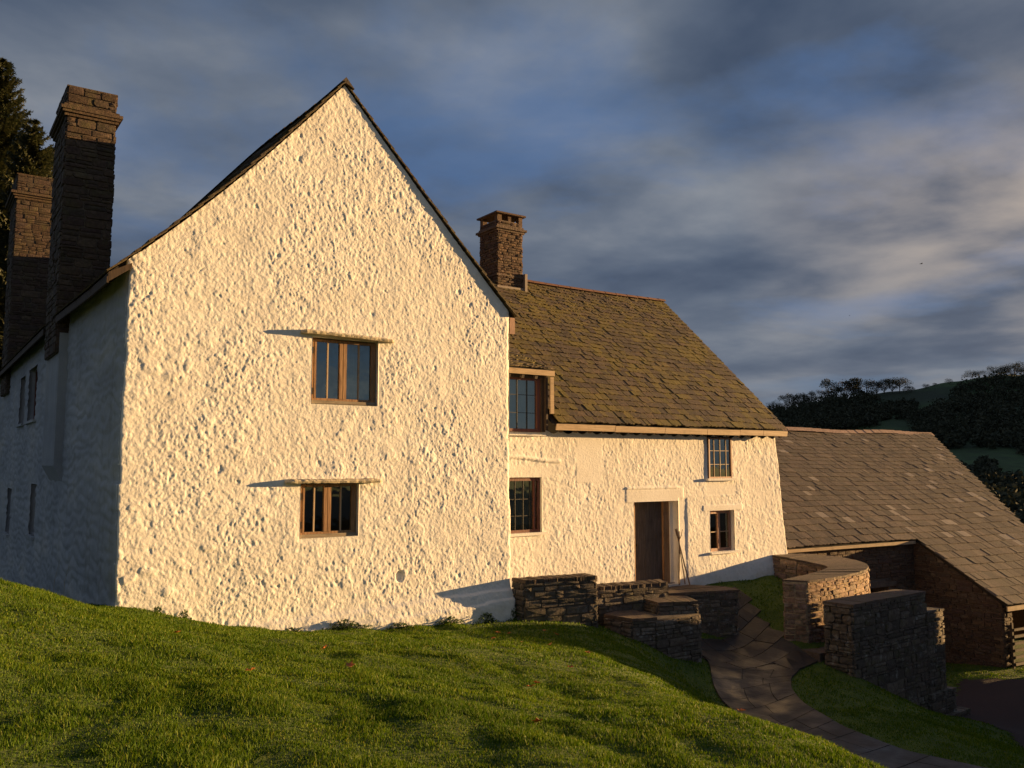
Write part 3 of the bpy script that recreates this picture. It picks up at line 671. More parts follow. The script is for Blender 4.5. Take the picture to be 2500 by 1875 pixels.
# wing front (y = 1.2), battered right end
WY = 1.2
RAFT = [8.95 + .41 * i for i in range(19)]
def wtop(x):
    t = 3.66 + 0 * x
    ph = (x - 8.95) / .41; t = t - .034 * np.cos(ph * 2 * np.pi) * (x > 8.7) + .03 * fbm(x * 3, x * 0, 2, 5)
    t = np.where(x < 8.66, 3.64, t); return t
PANEL = (9.57, 10.35, 2.55, 3.66)
WOP = [(7.2, 8.64, 1.52, 2.70, .14), (13.80, 14.70, 2.60, 3.66, .05), (13.86, 14.76, .78, 1.82, .16), (11.30, 12.77, .12, 2.10, .36)]
def wdisp(x, z):
    d = rough_disp(x, z, 500, .95, .8, .3)
    k = sstep(0, .03, x - PANEL[0]) * sstep(0, .03, PANEL[1] - x) * sstep(0, .03, z - PANEL[2])
    d = d * (1 - .85 * k) + .008 * k
    lz = 3.09 + .05 * np.sin((x - 7) * 2.2); d = d + .035 * sstep(.05, .02, np.abs(z - lz)) * (x < 9.15)           # old lime ledge
    k2 = (x < 8.95) * sstep(2.68, 2.72, z) * sstep(2.98, 2.9, z); d = d * (1 - .7 * k2)
    # smooth lintel area over the door, plaster margins
    k3 = sstep(11.02, 11.08, x) * sstep(12.95, 12.9, x) * sstep(2.08, 2.1, z) * sstep(2.42, 2.37, z); d = d * (1 - .9 * k3) + .02 * k3
    k3b = sstep(11.02, 11.08, x) * sstep(13.0, 12.6, x) * sstep(2.385, 2.40, z) * sstep(2.46, 2.43, z); d = d + .03 * k3b
    k4 = sstep(12.75, 12.78, x) * sstep(13.06, 13.0, x) * sstep(2.2, 2.1, z); d = d * (1 - .85 * k4) - .01 * k4
    k5 = sstep(13.58, 13.62, x) * sstep(15.08, 15.04, x) * sstep(1.80, 1.83, z) * sstep(1.97, 1.94, z); d = d * (1 - .9 * k5) + .022 * k5
    k6 = (x > 13.75) & (x < 14.85) & (z > 2.2) & (z < 2.5); d = np.where(k6, d * .35, d)
    d = d + .05 * sstep(.75, .2, z) * sstep(12.8, 13.4, x)
    return d
def wmap(x, z, d):
    bat = .115 * np.maximum(3.8 - z, 0) * sstep(14.9, 16.5, x) + edge_j(z, 9.5) * sstep(16.2, 16.5, x)
    return x + bat, WY - (d - .05 * sstep(16.44, 16.5, x)), z
wall_skin('wing_wall', LIME, farm, 6.9, 16.5, -.6, wtop, .019, wdisp, wmap, WOP)
mb = MB(HOUSE)
mb.add([(16.98, 1.24, -.6), (16.98, 9.5, -.6), (16.5, 9.5, 3.8), (16.5, 5.37, 7.9), (16.5, 1.24, 3.8)], [(0, 1, 2, 3, 4)])
mb.add([(16.98, 9.5, -.6), (6.97, 9.5, -.6), (6.97, 9.5, 3.8), (16.5, 9.5, 3.8)], [(0, 1, 2, 3)])
mb.build('rear_wall', LIMEOLD, farm)

# ---- roofs
def roof_part(name, parent, mat, fn):
    m_ = MB(HOUSE); fn(m_); return m_.build(name, mat, parent)
# gable block: left and right slopes, y -0.14 .. 24 ; eave and ridge climb slightly towards the back
RX = 3.42
def rz(y): return 9.66 + .16 * float(sstep(.5, 5, np.array(float(y))))
def ez(y): return 5.78 + .14 * float(sstep(0, 6.5, np.array(float(y))))
def lslope(s, t):       # s = y ; t 0..1 scaled to length 5.3
    f = t / 5.32; x0 = -.28; sag = -SAGL * math.sin(math.pi * min(max(f, 0), 1)) - .10 * float(sstep(.2, 4, np.array(float(s)))) * math.sin(math.pi * min(max(f, 0), 1)); return (x0 + (RX - x0) * f, s, ez(s) + (rz(s) - ez(s)) * f + sag)
def rslope(s, t):
    f = t / 5.25; x0 = 7.08; return (x0 + (RX - x0) * f, s, 5.83 + (rz(s) - 5.83) * f - SAGR * math.sin(math.pi * min(max(f, 0), 1)))
nl = Vector((-(9.66 - 5.78), 0, 3.70)).normalized(); nr = Vector((3.83, 0, 3.66)).normalized()
mb = MB(HOUSE)
slates(mb, lslope, nl, lambda t: -.10, lambda t: 24.1, 0, 5.32, lambda t: .27 - .015 * t, (.24, .5), .019, 11, clip=lambda s, t: (5.4 < s < 7.35 and t < 1.5))
slates(mb, rslope, nr, lambda t: -.03 - .06 * (1 - t / 5.25), lambda t: 24.1, 0, 5.25, lambda t: .27 - .015 * t, (.24, .5), .022, 12)
grf = mb.build('gable_roof', M_SLATE_DARK, farm)
mb = MB(HOUSE)
for fn, nn in ((lslope, nl), (rslope, nr)):
    L_ = 5.3; ys = [.03, 1, 2, 3, 4, 5, 6, 8, 24.05]
    for y0, y1, ta, tb in [(a_, b_, .02 + 5.22 * k_ / 8, .02 + 5.22 * (k_ + 1) / 8) for a_, b_ in zip(ys[:-1], ys[1:]) for k_ in range(8)]:
        q = [Vector(fn(y0, ta)), Vector(fn(y1, ta)), Vector(fn(y1, tb)), Vector(fn(y0, tb))]
        if nn is nr: q = q[::-1]
        vs = [p - nn * .002 for p in q] + [p - nn * .035 for p in q]
        mb.add(vs, [(3, 2, 1, 0), (4, 5, 6, 7), (0, 1, 5, 4), (1, 2, 6, 5), (2, 3, 7, 6), (3, 0, 4, 7)])
mb.build('roof_underlay', M_DECK, grf)
mb = MB(HOUSE)      # ridge stones
y = -.07
while y < 24:
    l = random.uniform(.35, .5); z_ = rz(y + .2)
    mb.add([(RX - .16, y, z_ - .09), (RX, y, z_ + .09), (RX + .16, y, z_ - .09), (RX, y, z_ - .02), (RX - .16, y + l - .01, z_ - .09), (RX, y + l - .01, z_ + .09), (RX + .16, y + l - .01, z_ - .09), (RX, y + l - .01, z_ - .02)],
           [(0, 3, 2, 1), (0, 1, 5, 4), (1, 2, 6, 5), (4, 5, 6, 7), (2, 3, 7, 6), (3, 0, 4, 7)]); y += l
mb.build('ridge_tile', M_SLATE_DARK, grf)
# eaves: soffit boards and rafter feet on the left, tail board on the right
mb = MB(HOUSE)
for i in range(58):
    y = .12 + i * .41
    if 5.3 < y < 7.4: continue
    zz = ez(y); mb.bar((.05, y, zz + .20), (-.22, y, zz - .04), .07, .09)
mb.each('rafter_foot', M_DARKWOOD, farm)
mb = MB(HOUSE)
for y0, y1 in ((0, 1.4), (1.4, 2.8), (2.8, 4.2), (4.2, 5.44), (7.4, 12), (12, 18), (18, 24)):
    a, b = ez(y0), ez(y1); mb.add([(-.27, y0, a - .13), (-.24, y0, a - .13), (-.24, y0, a - .0), (-.27, y0, a - .0), (-.27, y1 - .01, b - .13), (-.24, y1 - .01, b - .13), (-.24, y1 - .01, b), (-.27, y1 - .01, b)],
                                  [(0, 3, 2, 1), (4, 5, 6, 7), (0, 1, 5, 4), (1, 2, 6, 5), (2, 3, 7, 6), (3, 0, 4, 7)])
mb.add([(-.26, -.06, 5.66), (.06, -.06, 5.90), (.06, -.06, 5.98), (-.26, -.06, 5.80), (-.26, -.03, 5.66), (.06, -.03, 5.90), (.06, -.03, 5.98), (-.26, -.03, 5.80)],
       [(0, 1, 2, 3), (7, 6, 5, 4), (0, 4, 5, 1), (1, 5, 6, 2), (2, 6, 7, 3), (3, 7, 4, 0)])
mb.each('eaves_board', M_DARKWOOD, farm)
mb = MB(HOUSE); mb.box(6.98, 7.10, .02, .06, 5.52, 5.84); mb.box(6.97, 7.12, .06, 10, 5.72, 5.80); mb.each('eaves_board', M_PINK, farm)

# wing roof: front slope
WE_Y, WE_Z, WR_Y, WR_Z = .86, 3.86, 5.37, 8.02
WL = math.hypot(WR_Y - WE_Y, WR_Z - WE_Z)
def wsl(s, t):
    f = t / WL; sag = -.045 * math.sin(math.pi * min(max((s - 9) / 7.8, 0), 1)) * f
    return (s, WE_Y + (WR_Y - WE_Y) * f, WE_Z + (WR_Z - WE_Z) * f + sag)
nw = Vector((0, -(WR_Z - WE_Z), WR_Y - WE_Y)).normalized()
nb = Vector((0, (WR_Z - WE_Z), WR_Y - WE_Y)).normalized()
mb = MB(HOUSE)
def wclip(s, t):
    p = wsl(s, t)
    if 9.95 < s < 10.95 and p[1] > 4.9: return True
    if s < 8.72 and p[2] < 5.0: return True      # dormer opening
    return False
slates(mb, wsl, nw, lambda t: 7.0, lambda t: 16.54, 0, WL, lambda t: .222 - .012 * t, (.13, .31), .024, 21, clip=wclip, rag=.018)
wbk = lambda s, t: (s, 2 * WR_Y - wsl(s, t)[1], wsl(s, t)[2])
slates(mb, wbk, nb, lambda t: 7.0, lambda t: 16.54, 0, WL, lambda t: .30, (.3, .5), .024, 22)
wrf = mb.build('wing_roof', M_SLATE_MOSS, farm)
mb = MB(HOUSE)
def slab4(mb, q, nn, th):
    vs = [Vector(p) for p in q] + [Vector(p) - nn * th for p in q]; mb.add(vs, [(0, 1, 2, 3), (7, 6, 5, 4), (0, 4, 5, 1), (1, 5, 6, 2), (2, 6, 7, 3), (3, 7, 4, 0)])
off = -nw * .05
for (s0, s1, t0, t1) in ((8.72, 16.48, .03, 1.62), (7.0, 16.48, 1.62, WL - .05)):
    slab4(mb, [Vector(wsl(s0, t0)) + off, Vector(wsl(s1, t0)) + off, Vector(wsl(s1, t1)) + off, Vector(wsl(s0, t1)) + off], nw, .03)
slab4(mb, [Vector(wbk(16.48, .03)) - nb * .05, Vector(wbk(7, .03)) - nb * .05, Vector(wbk(7, WL - .05)) - nb * .05, Vector(wbk(16.48, WL - .05)) - nb * .05], nb, .03)
mb.build('roof_underlay', M_DECK, wrf)
mb = MB(HOUSE); x = 10.98      # clay ridge tiles
while x < 16.5:
    l = .44; z_ = wsl(x + .2, WL)[2] + .035; n = 6; vs = []
    for xx in (x, min(x + l - .012, 16.54)):
        for k in range(n + 1): a = math.pi * k / n; vs.append((xx, WR_Y - .13 * math.cos(a), z_ - .03 + .085 * math.sin(a)))
    fs = [(k, k + 1, n + 2 + k, n + 1 + k) for k in range(n)] + [tuple(range(n, -1, -1)), tuple(range(n + 1, 2 * n + 2))]
    mb.add(vs, fs); x += l
mb.build('ridge_tile', M_RIDGE, wrf)
# fascia of split boards, rafter feet
mb = MB(HOUSE); cuts = [8.74, 10.42, 11.98, 13.42, 14.62, 15.52, 16.50]
for a, b in zip(cuts[:-1], cuts[1:]):
    j = random.uniform(-.008, .008); zb_ = 3.70 + j
    vs = []
    for xx, dx in ((a + .006, -.025), (b - .006, .025)):
        vs += [(xx - dx * .0, .835, zb_), (xx, .862, zb_), (xx + (.03 if xx > a + .1 else .03), .862, zb_ + .135), (xx + .03, .835, zb_ + .135)]
    mb.add(vs, [(0, 3, 2, 1), (4, 5, 6, 7), (0, 1, 5, 4), (1, 2, 6, 5), (2, 3, 7, 6), (3, 0, 4, 7)])
mb.each('fascia_board', M_FASCIA, farm)
mb = MB(HOUSE)
for x in RAFT:
    if x < 16.4: mb.bar((x, 1.35, 4.10), (x, .90, 3.70), .085, .11)
mb.each('rafter_foot', M_DARKWOOD, farm)
# dormer at the left of the wing roof
DY = WY - .02
mb = MB(HOUSE)
dsl = lambda s, t: (s, .92 + t * .94, 4.99 + t * .34)
nd = Vector((0, -.34, .94)).normalized()
slates(mb, dsl, nd, lambda t: 7.0, lambda t: 8.74, 0, 2.1, lambda t: .22, (.18, .36), .024, 31, rag=.018)
drf = mb.build('dormer_roof', M_SLATE_MOSS, farm)
mb = MB(HOUSE)
slab4(mb, [Vector(dsl(7, .02)) , Vector(dsl(8.7, .02)), Vector(dsl(8.7, 2.1)), Vector(dsl(7, 2.1))], nd, .04)
mb.build('roof_underlay', M_DECK, drf)
mb = MB(HOUSE); mb.box(7.0, 8.76, .885, .915, 4.86, 4.975, .004); mb.box(8.66, 8.75, .905, .945, 4.05, 4.84, .004)
mb.each('fascia_board', M_FASCIA, farm)
mb = MB(HOUSE); mb.box(8.50, 8.60, 1.02, 1.14, 3.66, 4.86); mb.box(7.0, 8.6, 1.0, 1.14, 4.80, 4.86)
mb.add([(8.62, .95, 3.7), (8.62, 2.2, 3.7), (8.62, 3.2, 5.4), (8.62, .95, 4.97), (8.57, .95, 3.7), (8.57, 2.2, 3.7), (8.57, 3.2, 5.4), (8.57, .95, 4.97)],
       [(0, 1, 2, 3), (7, 6, 5, 4), (0, 4, 5, 1), (3, 2, 6, 7), (0, 3, 7, 4)])
for x in (7.25, 7.6, 7.95, 8.3): mb.bar((x, 1.25, 4.93), (x, .93, 4.82), .07, .08)
mb.build('dormer_timber', M_DARKWOOD, farm)
mb = MB(HOUSE); mb.box(7.0, 8.68, 1.10, 1.24, 3.58, 3.655, .006); mb.build('window_ledge', LIME, farm)

# ---- chimneys
def stack(name, x0, x1, y0, y1, z0, z1, seed, mat, mort, mould, cap, vent=False, hr=(.10, .22), wr=(.18, .5)):
    mb = MB(HOUSE); g = .012
    mb.box(x0 + g, x1 - g, y0 + g, y1 - g, z0, z1 - (.22 if vent else .02)); core = None
    st = MB(HOUSE); loop = [(x0, y0), (x1, y0), (x1, y1), (x0, y1), (x0, y0)]
    zt_ = z1 - (.24 if vent else 0)
    for i in range(4): rubble(st, loop[i:i + 2], lambda s: z0, lambda s: zt_, hr, wr, .014, .012, .008, seed + i)
    o = st.build(name, mat, farm)
    mb.build('mortar_core', mort, o)
    cp = MB(HOUSE)
    for zc, pr, th in mould:
        n = max(2, int((x1 - x0) / .3)); 
        cp.box(x0 - pr, x1 + pr, y0 - pr, y1 + pr, zc, zc + th, .006)
    cp.each('string_course', M_COPING if vent else mat, o)
    return o
c1 = stack('chimney', -.24, .68, 5.5, 7.2, 5.2, 10.72, 51, M_CHIMNEYD, M_MORTARD, [(10.08, .05, .06), (10.14, .09, .06), (10.20, .115, .07), (10.27, .06, .05), (10.70, .015, .035)], 0)
c2 = stack('chimney', -.12, .98, 17.7, 19.6, 5.2, 12.34, 61, M_CHIMNEYD, M_MORTARD, [(11.52, .05, .07), (11.59, .10, .07), (11.66, .16, .08), (12.32, .015, .04)], 0)
c3 = stack('chimney', 10.04, 10.86, 5.0, 5.85, 7.0, 9.72, 71, M_CHIMNEY, M_MORTAR, [(9.20, .045, .05), (9.25, .09, .06), (9.31, .03, .06), (7.98, .03, .04)], 0, vent=True, hr=(.05, .11), wr=(.12, .3))
mb = MB(HOUSE)
for (a, b) in ((10.04, 10.18), (10.74, 10.86)):
    for (c, d) in ((5.0, 5.14), (5.71, 5.85)): mb.box(a, b, c, d, 9.46, 9.67)
mb.box(10.40, 10.5, 5.02, 5.12, 9.47, 9.67)
mb.box(9.97, 10.93, 4.93, 5.92, 9.67, 9.715, .004); mb.build('chimney_cap', M_CHIMNEY, c3)
mb = MB(HOUSE); mb.box(10.0, 10.9, 4.93, 5.0, 7.50, 7.70); mb.box(9.98, 11.02, 4.86, 4.96, 7.44, 7.52); mb.box(10.88, 10.96, 4.9, 5.9, 7.5, 8.1); mb.build('lead_flashing', m_plain('lead_flashing', (.24, .19, .16), .6, .2, 6), c3)

# ---- windows
def window(parent, x0, x1, z0, z1, y, frame_m, fw=.05, panes=(), bars=(), hb=(), bar_m=None, bw=.018, mull=(), glass_back=.02, sill=None, curtain=None, flat=False, hinge=False):
    mb = MB(HOUSE); f = fw
    mb.box(x0, x0 + f, y, y + .07, z0, z1, .002); mb.box(x1 - f, x1, y, y + .07, z0, z1, .002)
    mb.box(x0 + f, x1 - f, y + .003, y + .07, z0, z0 + f, .001); mb.box(x0 + f, x1 - f, y + .003, y + .07, z1 - f, z1, .001)
    for m0, m1 in mull: mb.box(m0, m1, y - .006, y + .065, z0 + f * .9, z1 - f * .9, .001)
    o = mb.build('window', frame_m, parent)
    gb = MB(HOUSE)
    for b in bars: gb.box(b - bw / 2, b + bw / 2, y + .012, y + .035, z0 + f, z1 - f)
    for b in hb: gb.box(x0 + f, x1 - f, y + .016, y + .032, b - bw * .42, b + bw * .42)
    if bars or hb: gb.each('glazing_bar', bar_m, o)
    gl = MB(HOUSE); yy = y + glass_back + .012
    gl.add([(x0 + f * .5, yy, z0 + f * .5), (x1 - f * .5, yy, z0 + f * .5), (x1 - f * .5, yy, z1 - f * .5), (x0 + f * .5, yy, z1 - f * .5)], [(0, 1, 2, 3)])
    gl.build('pane', M_GLASS, o)
    if curtain:
        c0, c1, cm, amp = curtain; cb = MB(HOUSE); n = 60; vs = []
        for k in range(n + 1):
            xx = c0 + (c1 - c0) * k / n; yy = y + .16 + amp * math.sin(k * .9) + amp * .5 * math.sin(k * 2.3); vs += [(xx, yy, z0 - .02), (xx, yy, z1 + .02)]
        cb.add(vs, [(2 * k, 2 * k + 2, 2 * k + 3, 2 * k + 1) for k in range(n)]); cb.build('curtain', cm, o, True)
    if sill:
        sm, s0, s1, sd, sh = sill; sb = MB(HOUSE); sb.box(s0, s1, y - sd, y + .05, z0 - sh, z0 + .004, .003); sb.build('sill', sm, o)
    if hinge:
        ib = MB(HOUSE)
        for zz in (z0 + .16, z1 - .20):
            ib.box(x0 - .004, x0 + .03, y - .014, y + .002, zz - .055, zz + .055)
        ib.each('hinge', M_IRON, o)
    return o
# gable windows: two casements, each with one upright bar
window(farm, 2.95, 4.13, 4.05, 5.10, .075, M_OAK, .045, bars=(3.245, 3.82), bar_m=M_BARS, bw=.022, mull=((3.00, 3.035), (3.455, 3.515), (3.523, 3.585), (4.045, 4.09)), sill=(M_SILLW, 2.95, 4.13, .03, .05), hinge=True, curtain=(3.62, 3.86, M_CURTAIN, .01))
window(farm, 2.80, 3.80, 1.82, 2.65, .075, M_OAK, .045, bars=(3.055, 3.53), bar_m=M_BARS, bw=.022, mull=((2.85, 2.88), (3.22, 3.28), (3.288, 3.345), (3.72, 3.76)), sill=(M_SILLW, 2.80, 3.80, .03, .05), hinge=True)
def hood(x0, x1, zl, zr, th, seed):
    rnd = random.Random(seed); mb = MB(HOUSE); n = 30; rings = []
    for k in range(n + 1):
        f = k / n; x = x0 + (x1 - x0) * f; z = zl + (zr - zl) * f; pr = .15 + rnd.uniform(-.006, .006) - (.05 if k in (0, n) else 0); t_ = th * rnd.uniform(.85, 1.12) * (.7 if k in (0, n) else 1)
        rings.append([(x, .05, z), (x, -pr, z + rnd.uniform(-.006, .003)), (x, -pr - .015, z + t_ * .5), (x, -pr + .01, z + t_), (x, .05, z + t_ + .012)])
    vs = [p for r_ in rings for p in r_]; fs = [(i * 5 + k, i * 5 + (k + 1) % 5, (i + 1) * 5 + (k + 1) % 5, (i + 1) * 5 + k) for i in range(n) for k in range(5)]
    fs = [tuple(reversed(q)) for q in fs] + [(0, 1, 2, 3, 4), (n * 5 + 4, n * 5 + 3, n * 5 + 2, n * 5 + 1, n * 5)]
    mb.add(vs, fs); return mb.build('window_hood', M_SLAB, farm)
hood(2.71, 4.40, 5.155, 5.12, .058, 3); hood(2.50, 4.20, 2.675, 2.67, .058, 4)
# wing windows
window(farm, 7.2, 8.63, 1.53, 2.69, 1.26, M_REDFR, .065, bars=(7.62, 7.80, 7.99, 8.20, 8.38), hb=(1.89, 2.24), bar_m=M_LEAD, bw=.014, mull=((8.46, 8.50),), curtain=(7.72, 8.60, M_CURTAIN, .018), sill=(LIME, 7.15, 8.72, .12, .05))
window(farm, 7.0, 8.50, 3.66, 4.82, 1.06, M_REDFR, .065, bars=(7.66, 7.90, 8.16), hb=(4.06, 4.44), bar_m=M_LEAD, bw=.014, mull=((8.40, 8.44),), curtain=(7.1, 8.45, M_PALEBLIND, .006))
window(farm, 13.82, 14.68, 2.62, 3.64, 1.16, M_PINK, .042, bars=(14.03, 14.25, 14.47), hb=(2.97, 3.31), bar_m=M_BARS, bw=.013, sill=(LIME, 13.72, 14.80, .06, .055))
window(farm, 13.87, 14.75, .80, 1.81, 1.31, M_PINK, .075, hb=(1.28,), bar_m=M_BARS, bw=.022, mull=((14.26, 14.34),), sill=(LIME, 13.80, 14.86, .20, .045))
# side wall windows (dark leaded lights set in the left wall)
def side_window(y0, y1, z0, z1):
    mb = MB(HOUSE); X = .12
    for a, b in ((y0, y0 + .05), (y1 - .05, y1), ((y0 + y1) / 2 - .04, (y0 + y1) / 2 + .04)): mb.box(X, X + .06, a, b, z0, z1)
    mb.box(X, X + .058, y0, y1, z0, z0 + .05); mb.box(X, X + .058, y0, y1, z1 - .05, z1)
    o = mb.build('window', M_REDFR, farm); g = MB(HOUSE); g.add([(X + .03, y0, z0), (X + .03, y0, z1), (X + .03, y1, z1), (X + .03, y1, z0)], [(0, 1, 2, 3)]); g.build('pane', M_GLASSD, o)
for (a, b, c, d, dp) in LW: side_window(a, b, c, d)
# ---- door
mb = MB(HOUSE); x = 11.56
for k, wdt in enumerate((.20, .17, .19, .18, .19)): mb.box(x + .003, x + wdt - .003, 1.50 + .003 * (k % 2), 1.54, .14, 2.09); x += wdt
dr = mb.build('door', M_PLANK, farm)
mb = MB(HOUSE); mb.box(11.60, 11.66, 1.485, 1.50, 1.05, 1.10); mb.tube([(11.66, 1.47, 1.0), (11.66, 1.46, 1.06), (11.66, 1.47, 1.12)], .008); mb.build('handle', M_IRON, dr)
mb = MB(HOUSE); mb.box(12.49, 12.68, 1.44, 1.56, .12, 2.09, .003); mb.box(11.30, 11.56, 1.44, 1.56, .12, 2.09); mb.build('door_frame', M_OAK, farm)
mb = MB(HOUSE); mb.box(12.68, 12.80, 1.40, 1.58, .10, 2.10, .003); mb.build('door_post', LIME, farm)
mb = MB(HOUSE); mb.box(11.28, 12.80, 1.36, 1.62, .02, .135); mb.build('door_step', M_COPING, farm)
for q, (x, z) in enumerate(((12.60, 1.6), (12.59, .55), (12.73, 1.15))):
    pass

# ---------------------------------------------------------------- barn
EZ = .732
barn = thing('barn', 'long stone barn with grey-brown slate roof sweeping down beyond the farmhouse', 'barn', BARN)
PB = math.tan(R(30.6))
def bz(y): return EZ + PB * y
BT = 5.95 / math.cos(R(30.6))
def bsl(s, t):     # t measured up-slope from catslide eave (y=-2.9)
    y = -2.95 + t * math.cos(R(30.6)); return (s, y, bz(y) - .03 * math.sin(s * .5))
nbn = Vector((0, -math.sin(R(30.6)), math.cos(R(30.6))))
TT = (5.95 + 2.95) / math.cos(R(30.6))
mb = MB(BARN)
def bS0(t):
    y = -2.95 + t * math.cos(R(30.6)); return -9.0 if y > -.16 else -.12
def bS1(t):
    y = -2.95 + t * math.cos(R(30.6)); return 6.61 + .61 * (y - .41)
bsp = lambda t: .375 - .0135 * t
_t = 0.0
while -2.95 + _t * math.cos(R(30.6)) < -.30: _t += bsp(_t)
TE = _t; EY = -2.95 + TE * math.cos(R(30.6))
slates(mb, bsl, nbn, lambda t: -.12, bS1, 0, TT, bsp, (.17, .40), .022, 81, rag=.010)
slates(mb, bsl, nbn, lambda t: -9.0, lambda t: -.12, TE, TT, bsp, (.17, .40), .022, 82, rag=.010)
brf = mb.build('roof', M_SLATE_BARN, barn)
mb = MB(BARN)
def P3(s, y, dz=-.03): return Vector((s, y, bz(y) + dz))
slab4(mb, [P3(-9, EY + .05), P3(6.3, EY + .05), P3(9.9, 5.9), P3(-9, 5.9)], nbn, .06)
slab4(mb, [P3(-.06, -2.9), P3(4.5, -2.9), P3(6.2, -.12), P3(-.06, -.12)], nbn, .06)
nbk = Vector((0, math.sin(R(30.6)), math.cos(R(30.6)))); zr_ = bz(5.95)
slab4(mb, [Vector((9.9, 5.95, zr_)), Vector((9.9, 12, zr_ - 6.05 * PB)), Vector((-9, 12, zr_ - 6.05 * PB)), Vector((-9, 5.95, zr_))][::-1], nbk, .06)
mb.build('roof_underlay', M_DECK, brf)
mb = MB(BARN); x = -9
while x < 9.9:
    l = .5; z_ = zr_ + .05 + (.03 * math.sin(x * 1.2)); vs = []
    for xx in (x, x + l - .01): vs += [(xx, 5.95 - .17, z_ - .08), (xx, 5.95, z_ + .06), (xx, 5.95 + .17, z_ - .08)]
    mb.add(vs, [(0, 3, 4, 1), (1, 4, 5, 2), (0, 1, 2), (3, 5, 4)]); x += l
mb.build('ridge_tile', M_RIDGE_B, brf)
st = MB(BARN)
OPN = (-3.0, -1.25)   # opening in the eave wall
rubble(st, [(-9, 0), (0, 0)], lambda s: -3.2, lambda s: EZ - .20, (.06, .17), (.14, .55), .016, .012, .010, 91, holes=((9 - 3.0, 9 - 1.25, -3.4, -.75),))
rubble(st, [(0, 0), (0, -2.75)], lambda s: -3.3, lambda s: bz(-s) - .14, (.05, .17), (.12, .5), .016, .012, .010, 92)
rubble(st, [(0, -2.75), (.42, -2.75)], lambda s: -3.3, lambda s: bz(-2.75) - .22, (.08, .2), (.14, .4), .016, .012, .010, 93)
rubble(st, [(.42, -2.75), (.42, -.5)], lambda s: -3.3, lambda s: bz(-2.75 + s) - .22, (.08, .2), (.14, .5), .016, .012, .010, 94)
bw = st.build('wall', M_BARNSTONE, barn)
mb = MB(BARN)
mb.box(-9, -3.0, .02, .6, -4, EZ - .12); mb.box(-1.25, .03, .02, .6, -4, EZ - .12); mb.box(-3.0, -1.25, .02, .6, -.62, EZ - .12)
for a, b in (((.015, .40), (.02, -2.73)),): pass
mb.prism([(.02, -2.73), (.40, -2.73), (.40, .02), (.02, .02)], -4, [bz(-2.73) - .16, bz(-2.73) - .16, EZ - .14, EZ - .14])
mb.box(-9, 9.5, 11.4, 11.9, -4, .3); mb.box(-9, -8.5, .6, 11.4, -4, .6)
mb.prism([(6.2, 0), (6.5, 0), (9.9, 5.9), (9.6, 5.9)], -4, [EZ - .1, EZ - .1, bz(5.9) - .1, bz(5.9) - .1])
mb.build('mortar_core', M_MORTAR, bw)
mb = MB(BARN); mb.box(-3.3, -.95, -.05, .25, -.74, -.60, .01); mb.box(-2.95, -1.3, -.03, .2, -.60, -.50, .01); mb.build('lintel', m_plain('stone_lintel', (.13, .10, .08), .9, .3, 5), barn)
mb = MB(BARN); mb.box(-3.2, -1.0, .7, .75, -4, -.5); mb.box(.5, 6, 1.2, 1.3, -4, .6); mb.build('dark_backing', M_INT, barn)  # near-black sheets behind the openings stand in for the shade inside
mb = MB(BARN); mb.box(-9, -.14, EY + .01, EY + .04, bz(EY) - .11, bz(EY) - .02, .004); mb.box(-.10, 4.6, -2.95, -2.91, bz(-2.95) - .16, bz(-2.95) - .03, .003); mb.each('fascia_board', M_FASCIA, barn)
mb = MB(BARN)
for x in (1.9, 3.4): mb.box(x, x + .2, -2.75, -2.55, -3.4, bz(-2.75) - .1)
mb.each('post', M_DARKWOOD, barn)
# hurdle gate in the barn's open front
gate = thing('hurdle_gate', 'dark barred gate across the open front of the slate-roofed barn', 'gate', BARN @ Matrix.Translation((.45, -2.95, -2.85)))
mb = MB(BARN)
for k in range(6): mb.box(.10, 2.7, -2.99, -2.95, -2.68 + k * .19, -2.61 + k * .19, .004)
mb.each('rail', M_DARKWOOD, gate)
mb = MB(BARN)
for x in (.06, 1.35, 2.66): mb.box(x, x + .07, -2.95, -2.90, -2.95, -1.5)
mb.each('upright', M_DARKWOOD, gate)

# ---------------------------------------------------------------- garden walls and steps (house frame)
def block_wall(parent, poly, zb, zt, seed, mat, hr=(.07, .17), wr=(.14, .45), skip=(), core=M_MORTARD, name='wall', cop=None, copth=.05, copmat=None):
    """poly counter-clockwise; zb/zt scalars or per-vertex lists"""
    n = len(poly); zt_ = zt if hasattr(zt, '__len__') else [zt] * n; st = MB(HOUSE)
    for i in range(n):
        if i in skip: continue
        a, b = poly[i], poly[(i + 1) % n]; L_ = math.hypot(a[0] - b[0], a[1] - b[1]); za, zc = zt_[i], zt_[(i + 1) % n]
        rubble(st, [a, b], lambda s: zb, lambda s, za=za, zc=zc, L_=L_: za + (zc - za) * s / L_ - .03, hr, wr, .018, .012, .012, seed + i)
    o = st.build(name, mat, parent)
    cx = sum(p[0] for p in poly) / n; cy = sum(p[1] for p in poly) / n
    mb = MB(HOUSE); mb.prism([(p[0] + (cx - p[0]) * .03, p[1] + (cy - p[1]) * .03) for p in poly], zb, [z - .02 for z in zt_]); mb.build('mortar_core', core, o)
    return o
def cap_quad(parent, fl, fr, br, bl, z, seed, th=.06, w=(.28, .5), mat=None, zf=None):
    mb = MB(HOUSE); L_ = math.hypot(fr[0] - fl[0], fr[1] - fl[1])
    q = lambda s: ((fl[0] + (fr[0] - fl[0]) * s / L_, fl[1] + (fr[1] - fl[1]) * s / L_), (bl[0] + (br[0] - bl[0]) * s / L_, bl[1] + (br[1] - bl[1]) * s / L_))
    coping(mb, q, L_, zf or (lambda s: z), w, th, seed); return mb.build('coping', mat or M_COPING, parent)

